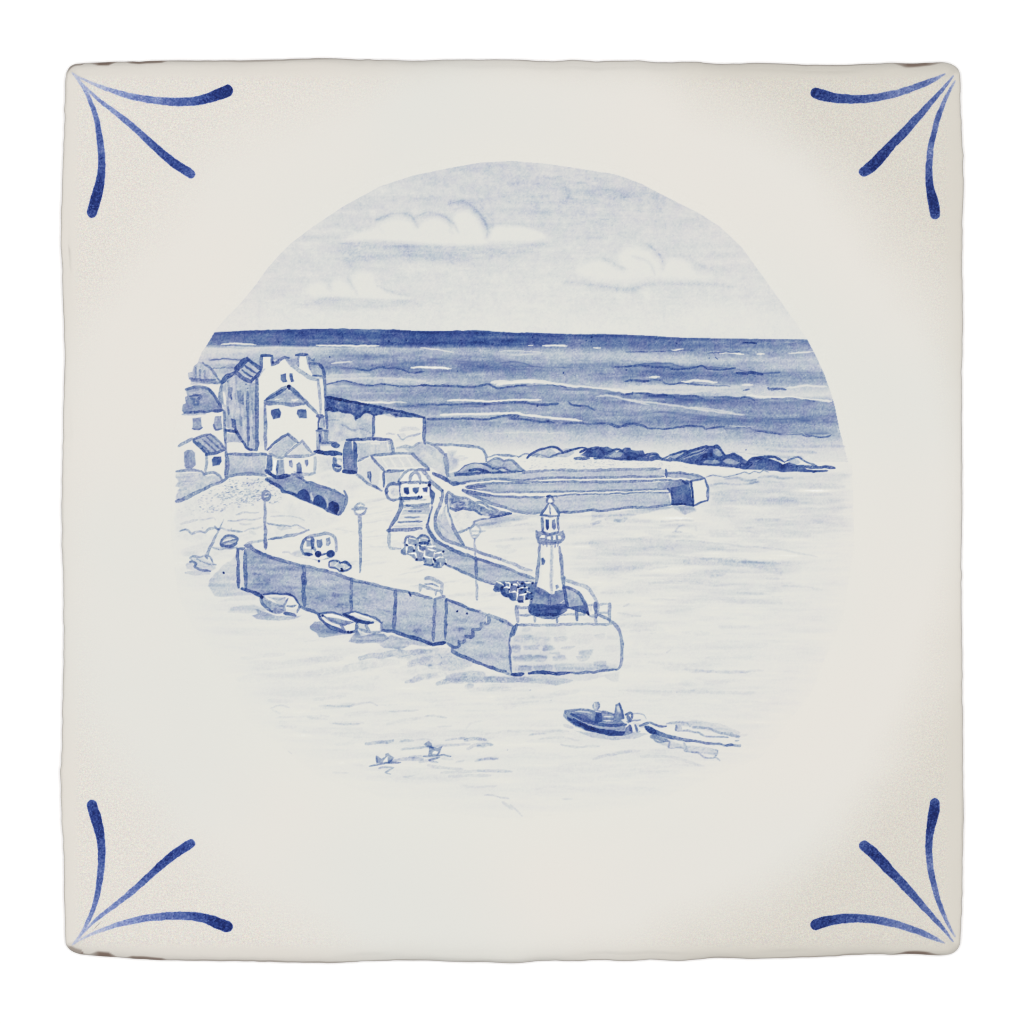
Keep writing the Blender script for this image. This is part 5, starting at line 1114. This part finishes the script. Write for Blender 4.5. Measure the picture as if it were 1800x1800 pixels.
# --- railing
part("painted_railing", "thin post and rail fence round the pier head")
for a, d, w in (("68,540 70,650 88,762", .44, 5.8), ("68,552 160,562 260,545", .42, 5), ("95,662 200,668 285,660", .42, 4.4), ("320,690 326,762", .38, 4.6), ("640,690 652,772", .46, 4.6), ("930,590 935,660 942,742", .60, 5), ("1195,680 1208,785", .38, 5), ("690,660 900,655 1050,660", .38, 4), ("1402,495 1402,760", .46, 6), ("1250,515 1320,500 1410,497", .34, 4), ("1250,640 1390,622", .36, 4), ("1090,530 1230,505", .32, 4), ("1200,500 1212,690", .60, 7.4), ("1120,680 1240,670", .38, 4.6), ("1130,560 1135,600", .18, 6)): S(a, d, w)
# --- lamp posts
part("painted_lamp_post", "leftmost lamp post with a filled round head beside the beach")
f(300, 740, 9)
O(1508, 1180, 82, 92, .44); S("1490,1280 1495,1400 1500,1800 1502,1950 1500,2000", .46, 1, ws=[4.4, 5, 5.2, 5.4, 5.6], ds=[.4, .46, .52, .58, .6]); f(300, 860, 9); S("1502,700 1500,800 1502,950", .42, 5)
f(300, 740, 9); W("1505,1148 1535,1138 1562,1145", 3, d=.05); W("1490,1198 1540,1192", 3.4, d=-.02); S("1410,1175 1440,1190", .44, 3); S("1580,1170 1615,1182", .42, 3); S("1520,1160 1570,1170", .5, 2.2)
part("painted_lamp_post", "middle lamp post with a banded oval head")
f(560, 860, 9)
E("560,320 570,270 650,225 740,280 750,340 650,400 580,370", d=.0, smooth=True)
S("575,270 620,235 660,226 730,262", .36, 4); S("532,312 600,295 680,298 760,302", .42, 4.2); S("540,312 620,325 690,310 760,310", .40, 3.6); S("572,340 600,385 655,400 720,375 745,335", .44, 4.4); W("600,345 690,345", 4, d=-.04); W("640,275 700,270", 3, d=.0)
S("652,425 657,700 662,1000 655,1310", .46, 1, ws=[6.4, 6.2, 5.4, 3], ds=[.36, .48, .48, .46])
part("painted_lamp_post", "slender lamp post with an open ring head against the wall")
f(680, 860, 9)
O(1395, 650, 82, 88, .34, ring=3.4); S("1340,652 1440,660 1545,662", .24, 4.6); W("1360,625 1420,630", 5, d=-.02); W("1360,700 1420,702", 4, d=-.02); S("1330,735 1385,790 1450,735", .32, 3.4); S("1388,785 1392,950 1398,1060", .34, 3.4); S("1410,1070 1412,1250 1418,1402", .60, 5); S("1425,1400 1430,1600 1428,1742", .34, 1, ws=[3, 5, 4.6], ds=[.32, .38, .36])
# --- lobster pots
def pot_pile(fr, outline, base, whites, blobs, darks):
    f(*fr); F(outline, base, tex='m', amt=.12)
    for a, d, w in darks: S(a, d, w)
    for a in whites: W(a, 2.9, d=-.10, a=1.0)
    for x, y in blobs: B(x, y, 1.9, 1.12)
part("painted_lobster_pots", "heap of lobster pots below the slipway")
pot_pile((680, 860, 9), "280,830 300,772 370,745 460,772 500,762 560,728 640,752 680,830 720,900 860,962 900,1002 880,1062 930,1122 920,1192 860,1232 760,1242 600,1202 570,1132 450,1112 380,1052 250,1022 230,962 280,922", .44,
         ("322,790 326,870 350,880 430,882", "365,768 450,788", "522,792 520,850", "560,770 640,795", "330,890 308,960 308,1015", "432,885 430,960", "350,1018 450,1015 472,1095", "498,905 502,970 580,1000", "530,892 620,888", "600,982 600,1060 720,1082", "640,912 760,900", "752,1002 750,1075", "760,1012 860,995 885,1030", "780,1098 860,1070 895,1080", "722,1112 732,1192", "932,1112 932,1172", "840,1172 852,1225", "655,945 770,972", "400,890 430,900"),
         ((320, 890), (455, 875), (525, 897), (520, 845), (425, 972), (470, 1107), (665, 825), (885, 990), (740, 1108), (925, 1187), (722, 1190), (590, 1092), (760, 1125)),
         (("530,852 590,850 650,858 640,878", .78, 4), ("282,842 300,775 370,742 460,772", .58, 3.4), ("500,772 560,728 640,752 682,822", .60, 3.4), ("240,962 236,1000 300,1038", .56, 4), ("590,1195 700,1205", .64, 4), ("740,1232 860,1238", .5, 3.6), ("270,860 240,830", .2, 3), ("760,1150 800,1160 790,1210", .62, 4), ("600,1080 605,1150", .6, 4), ("450,1115 560,1130", .55, 4), ("520,930 600,950", .58, 5), ("340,930 420,950", .5, 6)))
part("painted_lobster_pots", "heap of dark lobster pots at the foot of the lighthouse")
pot_pile((850, 860, 9), "165,1560 210,1470 330,1452 430,1450 520,1440 620,1458 680,1442 790,1482 785,1750 660,1752 560,1785 520,1752 430,1742 410,1702 300,1672 280,1602 165,1602", .58,
         ("210,1468 260,1490 310,1512", "352,1465 420,1488 408,1560", "310,1562 365,1548 400,1565 410,1640", "440,1510 530,1508 548,1560", "562,1562 620,1548 695,1545 700,1580", "542,1600 535,1680 530,1745", "430,1632 500,1620 545,1652", "570,1682 660,1670 695,1620", "690,1612 755,1632", "540,1470 580,1502", "655,1465 760,1482", "640,1700 628,1775", "545,1540 550,1610"),
         ((450, 1510), (612, 1490), (655, 1530), (610, 1575), (770, 1485), (755, 1640), (552, 1545), (672, 1732), (710, 1562), (665, 1640), (770, 1745), (400, 1590), (295, 1555)),
         (("290,1562 320,1660 420,1702", .88, 7), ("170,1592 270,1602", .64, 6), ("565,1772 615,1782", .9, 5), ("430,1650 440,1720 520,1742", .72, 7), ("600,1600 660,1590 640,1640", .72, 5), ("700,1680 770,1690", .8, 6), ("320,1490 340,1540", .68, 5), ("180,1540 230,1590", .7, 4), ("620,1460 650,1500", .75, 5)))
# --- bench, van, mooring rope
part("painted_bench", "plain slatted bench drawn in thin grey strokes")
f(680, 860, 9)
for a, d, w in (("595,1408 690,1398 760,1430 865,1490 870,1580 870,1672", .36, 5), ("600,1412 680,1425 760,1450 835,1490", .34, 3.4), ("600,1492 720,1500 820,1535", .42, 3), ("525,1505 580,1530 680,1572 845,1612", .38, 5), ("520,1505 524,1612", .36, 5.8), ("540,1560 560,1540", .3, 4), ("775,1600 775,1675", .36, 4.4), ("850,1600 868,1660", .36, 5), ("540,1500 600,1525 700,1560 830,1590", .2, 2)): S(a, d, w)
part("painted_van", "small camper van with two side windows and dark wheels")
f(400, 900, 9)
F("1080,690 1250,720 1400,772 1600,742 1700,690 1640,690 1480,760 1300,740", .32); F("990,660 1060,625 1150,610 1180,690 1100,700", .2, soft=3); S("870,640 950,632 1010,660", .18, 3)
E("1170,560 1182,450 1260,385 1400,358 1600,345 1705,405 1735,500 1725,610 1660,700 1480,745 1380,720 1200,665", d=.0)
F("1235,432 1325,440 1332,545 1250,550", .46); F("1200,582 1335,580 1342,640 1212,645", .24)
for a, d, w in (("1245,405 1320,375 1400,362 1600,345 1690,390 1725,500 1718,620", .42, 5.2), ("1245,402 1195,470 1168,560 1192,660", .60, 5.4), ("1340,410 1350,500 1345,570", .68, 6.4), ("1370,560 1380,620", .48, 5), ("1330,580 1365,590", .5, 3), ("1480,682 1560,662", .74, 3.2), ("1250,400 1340,385", .5, 4)): S(a, d, w)
W("1215,500 1235,460", 3, d=-.06); W("1230,560 1300,572 1330,575", 2.4, d=-.04)
F("1410,432 1490,425 1508,510 1470,572 1420,562", .66); F("1555,422 1630,402 1642,500 1610,542 1560,532", .60); F("1200,632 1332,652 1345,680 1282,698 1212,682", .86)
O(1428, 668, 55, 52, .92); O(1630, 660, 68, 55, .92, rot=-.3); B(1345, 566, 1.8, 1.1); B(1440, 775, 1.9, .85); W("1400,735 1440,745", 4, d=-.05); W("1500,710 1530,700", 3.4, d=-.04)
part("painted_mooring_rope", "coiled mooring chain lying on the quay")
f(560, 860, 9)
F("170,1152 230,1128 310,1140 350,1172 430,1158 500,1212 502,1262 390,1302 345,1270 280,1270 172,1232", .26)
for a, d, w in (("172,1152 165,1220 215,1240 285,1245 330,1290 385,1302 500,1258 508,1212 430,1155 350,1172 310,1138 230,1128 172,1152", .72, 3.2), ("380,1165 440,1160 500,1210", .74, 5), ("300,1140 330,1165", .85, 3)): S(a, d, w)
for a in ("188,1170 185,1200", "260,1210 290,1180 320,1150", "330,1260 280,1230", "360,1185 400,1190 395,1240", "430,1260 480,1240"): W(a, 2.6, d=-.05)
B(365, 1285, 2.2, 1.12); B(355, 1255, 1.4, 1.05)
# --- small boats
part("painted_boat", "beached sailing boat with a leaning mast at the left edge")
f(300, 860, 9)
F("235,1305 400,1272 620,1312 630,1350 400,1368 228,1335", .20)
F("305,1085 450,1065 600,1060 720,1188 690,1265 600,1302 450,1292 340,1160 250,1200 250,1250 400,1280", .16); E("480,1075 600,1060 660,1160 560,1130", d=.05, a=.8)
S("840,480 790,580 740,680 640,880 565,1065", .4, 1, ws=[1.4, 2.4, 3, 5, 6], ds=[.2, .38, .36, .44, .4]); S("700,590 745,630 790,610", .46, 4); B(748, 628, 2.2, .62)
for a, d, w in (("308,1085 350,1068 480,1062 590,1050 640,1090 670,1165", .42, 3.4), ("310,1080 330,1120", .36, 5), ("420,1100 500,1150 600,1185 720,1190", .40, 3), ("310,1152 345,1145 400,1180 380,1210 440,1260 520,1290 625,1292", .56, 4.4), ("250,1200 330,1150", .26, 3.4), ("230,1320 300,1310", .22, 4), ("400,1225 640,1210 700,1240", .22, 5), ("550,1075 580,1100", .46, 4)): S(a, d, w)
part("painted_boat", "small covered rowing boat drawn up on the sand")
E("775,850 860,735 930,715 1065,770 1045,850 950,912 860,912", d=.12)
F("780,850 860,740 930,720 1060,772 1042,850 950,912 860,912", .34)
F("660,912 800,905 1040,912 950,950 760,962", .24)
for a, d, w in (("780,842 850,755 930,725 1000,740 1055,772 1045,840", .62, 4.2), ("822,850 900,822 1040,792", .58, 3.6), ("782,862 850,902 950,905 1040,860", .68, 5), ("800,880 860,900", .7, 6), ("660,915 760,950 900,945 1050,915", .36, 3)): S(a, d, w)
W("830,825 900,800 1000,775", 3, d=.02); W("880,870 960,860", 3, d=.15)
p.ground(); F("1030,1050 950,1130 850,1190 760,1270 640,1400 590,1530 640,1600 700,1690 900,1700 1300,1680 1100,1560 1035,1300", .23, tex='h', amt=.3, soft=2.4, lab=False, mode='wash'); F("750,1780 1000,1700 1400,1690 1300,1750 1000,1770", .10, tex='h', soft=3, lab=False, mode='wash')
B(832, 1322, 1.8, 1.15, lab=False)
f(400, 900, 9)
F("0,1590 60,1520 200,1482 430,1462 610,1540 560,1590 400,1600", .17, tex='h', amt=.3, soft=2.6, lab=False, mode='wash'); F("440,1525 620,1592 800,1652 1065,1650 1180,1640 1050,1695 820,1722 460,1692 380,1640 480,1610", .34, tex='h', amt=.2, soft=1.6, lab=False, mode='wash')
S("300,1480 420,1460", .2, 3, lab=False)
part("painted_boat", "moored rowing boat nearest the left end of the pier")
E("515,1340 600,1302 900,1290 1060,1338 1132,1480 1085,1610 900,1610 700,1585 570,1480", d=.02)
F("540,1360 700,1440 890,1502 882,1600 700,1580 580,1490", .36, tex="v"); F("600,1345 720,1345 930,1345 900,1480 760,1450", .22, tex="h"); F("910,1540 1110,1530 1085,1610 905,1610", .10)
for a, d, w in (("575,1312 700,1296 900,1294 980,1310 1060,1340 1130,1470", .76, 3.6), ("515,1340 555,1452 680,1572", .66, 5), ("560,1340 680,1432 780,1475 890,1492", .42, 4.4), ("700,1370 800,1390 900,1350", .34, 3), ("905,1600 895,1480 960,1365", .42, 3.4), ("905,1612 1000,1615 1085,1635", .66, 5.6), ("940,1482 1000,1488 1075,1475", .54, 3.2), ("1132,1480 1112,1590", .52, 4), ("680,1575 860,1590", .55, 5), ("740,1540 880,1560", .5, 4), ("1000,1300 1030,1325", .9, 3)): S(a, d, w)
B(540, 1346, 2.6, 1.05); B(705, 1580, 1.6, .85); W("600,1345 700,1400 760,1440", 3, d=.0)
part("painted_boat", "white rowing boat moored in the middle of the row")
f(540, 1000, 8.18)
E("170,640 370,628 680,762 705,880 600,918 500,905 240,800", d=.0)
F("240,680 400,705 682,765 600,805 450,795", .48, tex='m', amt=.2); F("190,690 260,720 450,800 490,805 535,905 420,870 300,815", .20, tex='m')
for a, d, w in (("165,640 210,640 350,628 500,672", .76, 3.6), ("170,655 200,722 300,822 420,870 540,915", .82, 6.2), ("240,672 330,740 460,795 600,800", .56, 3.2), ("485,800 510,850 545,905", .52, 5.4), ("545,912 640,908 695,890 712,785", .60, 4.8)): S(a, d, w)
W("260,665 380,668 500,705 640,748", 4, d=-.04); W("225,710 330,790 480,840", 4, d=-.02); B(222, 668, 2, 1.05); B(590, 908, 2.2, 1.05); B(635, 907, 2.2, 1.08)
part("painted_boat", "rowing boat with dark interior at the right of the row")
E("720,790 1060,765 1072,880 1000,915 900,915 740,860", d=.0); E("560,640 660,635 980,712 1075,770 950,790", d=.02)
F("520,652 600,662 760,735 960,772 880,802 700,752", .80); F("735,790 850,800 890,905 760,870", .16); F("690,660 960,735 1040,765 900,760 740,700", .2)
for a, d, w in (("545,648 650,630 820,662 980,712 1075,775", .66, 4), ("530,655 640,720 780,765 950,775", .84, 5.4), ("852,800 870,850 905,895", .46, 6), ("1080,772 1060,880", .42, 4.6), ("745,862 900,908 1060,905", .46, 5), ("725,770 720,860", .36, 4)): S(a, d, w)
W("640,645 820,690 975,745", 4, d=-.04)
p.ground()
F("40,822 120,760 195,755 215,790 400,890 545,925 640,930 400,962 180,992 130,915 40,862", .40, tex='h', amt=.25, soft=1.6, lab=False, mode='wash'); F("595,1050 680,930 720,880 780,962 950,930 1110,935 1190,1000 1060,1062 700,1072", .38, tex='h', amt=.25, soft=1.8, lab=False, mode='wash'); F("650,960 760,900 850,950 780,1000", .2, soft=3, lab=False, mode='wash'); F("1040,1085 1200,950 1450,1000 1780,1100 1700,1120 1500,1090 1320,1165 1100,1135", .32, tex='h', amt=.3, soft=2, lab=False, mode='wash')
# --- speedboat with two people
part("painted_speedboat", "blue speedboat with outboard motor crossing the harbour")
f(960, 1200, 5)
E("160,250 330,235 600,275 700,350 700,460 560,465 400,440 260,390 200,340", d=.1)
F("165,242 330,238 500,250 610,280 690,360 705,462 560,464 400,436 260,385 190,335", .46, tex="h")
F("190,300 300,352 450,402 600,422 700,430 665,466 560,464 400,430 260,375 185,315", .88, tex='m', amt=.1); F("225,268 300,275 420,320 450,352 350,342", .68); F("330,270 430,285 440,340 400,330", .5)
for a, d, w in (("168,248 250,240 330,238 480,256 600,278", .50, 4), ("222,272 350,342 450,362 560,376 700,370", .74, 4.6), ("170,248 163,290 200,335", .46, 4.6), ("200,300 320,350 480,392 690,408", .30, 3), ("250,320 350,380 480,425", .92, 6), ("500,250 600,285", .46, 4), ("690,430 660,462", .6, 4)): S(a, d, w)
W("235,300 330,348 480,390 620,404", 1.9, d=.30); W("260,252 340,258 400,268", 2.2, d=.16); W("510,302 585,302", 2.6, d=.06); W("505,335 585,338", 2.2, d=.1)
for a, d, w in (("735,380 745,450", .80, 6), ("782,372 795,430", .62, 5), ("720,460 820,430", .3, 4), ("700,280 750,268 755,310 720,350", .60, 5), ("710,340 830,330", .42, 3), ("715,300 740,340", .6, 6), ("750,275 800,272 850,280 878,320", .32, 2.4), ("775,360 860,390", .2, 5)): S(a, d, w)
F("700,395 730,375 740,455 690,462", .5); W("765,372 770,438", 2.2, d=.0)
part("painted_person", "person sitting upright in the front of the speedboat")
O(440, 203, 34, 40, .36); W("425,180 432,225", 4, d=.1); S("455,175 470,205 460,235", .5, 3); F("440,258 490,262 492,345 445,352 430,330", .78); W("440,250 480,258", 2.4, d=.0)
part("painted_person", "person leaning back in the rear of the speedboat")
F("605,250 610,192 640,182 668,250 684,315 645,345 588,335", .54); E("618,210 640,200 655,250 625,255", d=.2, a=.8); S("645,185 668,250 682,310", .68, 3.2); F("640,270 670,275 680,320 640,335", .66)
part("painted_wake", "foaming wake trailing behind the speedboat")
F("250,418 400,482 600,502 780,492 900,452 780,440 690,468 600,470 400,440", .26, tex='m'); S("160,375 240,395", .2, 5)
F("920,460 1080,502 1240,562 1500,592 1490,640 1240,602 1205,562 1080,570 960,520", .20, tex='h', amt=.3, soft=2.2); F("1060,350 1300,330 1500,385 1700,432 1690,485 1450,432 1290,400 1180,380", .18, tex='h', amt=.4, soft=2.5); F("1050,310 1150,290 1300,320 1200,345", .06, soft=3)
for a, d, w in (("820,380 870,362 920,360 985,384 1055,380", .58, 4.4), ("868,388 900,415 950,432 1100,478 1300,512 1500,540 1700,552", .64, 1), ("880,395 960,440", .82, 8), ("1060,360 1140,350 1230,352 1262,390", .32, 3.2), ("1150,385 1145,420 1250,422 1330,440 1400,470 1600,482", .36, 3.4), ("1290,392 1430,402 1500,435 1620,460 1700,472", .38, 4), ("1310,335 1420,360 1560,385 1690,435", .16, 4), ("930,482 980,522 1080,518 1075,572 1200,570 1222,602 1330,612 1400,662 1480,652 1502,602 1460,590", .36, 2.8), ("1480,650 1530,690", .34, 2.6), ("1212,530 1240,592", .32, 6), ("1240,560 1400,580 1500,600", .22, 5), ("930,470 1060,510", .46, 8), ("1660,510 1690,505", .4, 2), ("1580,545 1640,548", .6, 5), ("1700,465 1770,460", .12, 3), ("1600,440 1690,480", .3, 5)):
    if w == 1: S(a, d, 1, ws=[3, 9, 9, 7, 5, 4, 4.4], ds=[.6, .8, .74, .62, .56, .5, .42])
    else: S(a, d, w)
O(1165, 400, 30, 28, .26); S("1140,378 1145,420", .46, 4)
# --- sea birds
part("painted_bird", "left sea bird settled on the water")
f(600, 1260, 5)
F("303,340 320,345 350,368 385,350 388,322 410,315 440,345 465,362 430,402 310,412", .40, amt=.1); E("365,392 395,355 405,345 408,398", d=-.02); S("250,432 320,422 400,405 520,402", .44, 3.2); S("330,452 380,440 462,448", .34, 3.4); S("460,450 385,488 435,502", .36, 2.8); S("305,345 315,400", .5, 3.4)
part("painted_bird", "right sea bird settled on the water with head turned back")
F("728,238 770,212 795,235 800,262 840,275 890,262 868,322 830,345 765,345 772,270 745,258", .42, amt=.1); E("800,315 825,298 855,305 840,325 810,325", d=-.02); S("725,348 800,345 870,338 965,342", .44, 3.4); S("775,380 860,355", .46, 4); S("775,388 850,402", .32, 3.4); S("780,262 815,285", .55, 3)
p.ground()
for a, d, w in (("220,238 330,222 450,215", .25, 6.4), ("515,217 580,210 640,212", .16, 3.6), ("660,202 800,200", .1, 3), ("920,204 1000,192 1100,188", .17, 4), ("1090,205 1190,192 1270,200", .22, 6), ("530,285 600,278 700,270 1000,248 1130,240", .19, 4), ("1110,280 1180,250 1320,245", .17, 6.4), ("420,395 550,372 660,372 720,370", .22, 6), ("600,352 720,345", .18, 4), ("690,395 780,378", .2, 5), ("890,372 980,372", .1, 4), ("1010,395 1080,388", .13, 2.6), ("1180,390 1260,370 1370,372", .15, 4), ("760,425 820,440 950,452 1060,462", .12, 5), ("880,492 1100,482 1330,475 1490,485", .11, 5), ("950,525 1080,518 1310,515", .1, 5), ("550,530 640,515", .07, 3), ("1650,160 1720,150 1800,145", .12, 3)):
    S(a, d, w, lab=False, mode='add', soft=1.8, tex=.25)

# ---------------------------------------------------------------- cut the painting into its motifs
e_ = np.clip((p.D - 0.22) / 0.40, 0, 1); p.D = p.D + 0.085 * e_ * e_ * (3 - 2 * e_) * np.clip((1.1 - p.D) / .3, 0, 1)      # a fuller brush in the drawn parts
p.D = np.clip(p.D + (0.026 * p.fine + 0.014 * p.tex['r']) * np.clip(p.D * 3.5, 0, 1) + 0.004 * p.fine, -0.1, 1.25)
gx_ = p.x0 + np.arange(p.w) * p.q; gy_ = p.y0 + np.arange(p.h) * p.q
p.frame(0, 0, 1); full = (slice(0, p.h), slice(0, p.w))
REGION = np.array([(340, 615), (377, 560)] + [(q[0] + (-14 if q[0] < 900 else 14), q[1] - 14) for q in SKY if q[1] < 560] + [(1438, 590), (1475, 690), (1498, 800), (1502, 960), (1480, 1090), (1425, 1220), (1340, 1330), (1130, 1418), (900, 1440),
                   (740, 1425), (560, 1365), (440, 1270), (370, 1160), (312, 1050), (301, 950), (301, 800), (312, 690)], float)
keep = p.inside(np.array(REGION), full) | (p.L > 0)
p.meshes(tile, keep, 0.00003)
SC.cycles.transparent_max_bounces = 8
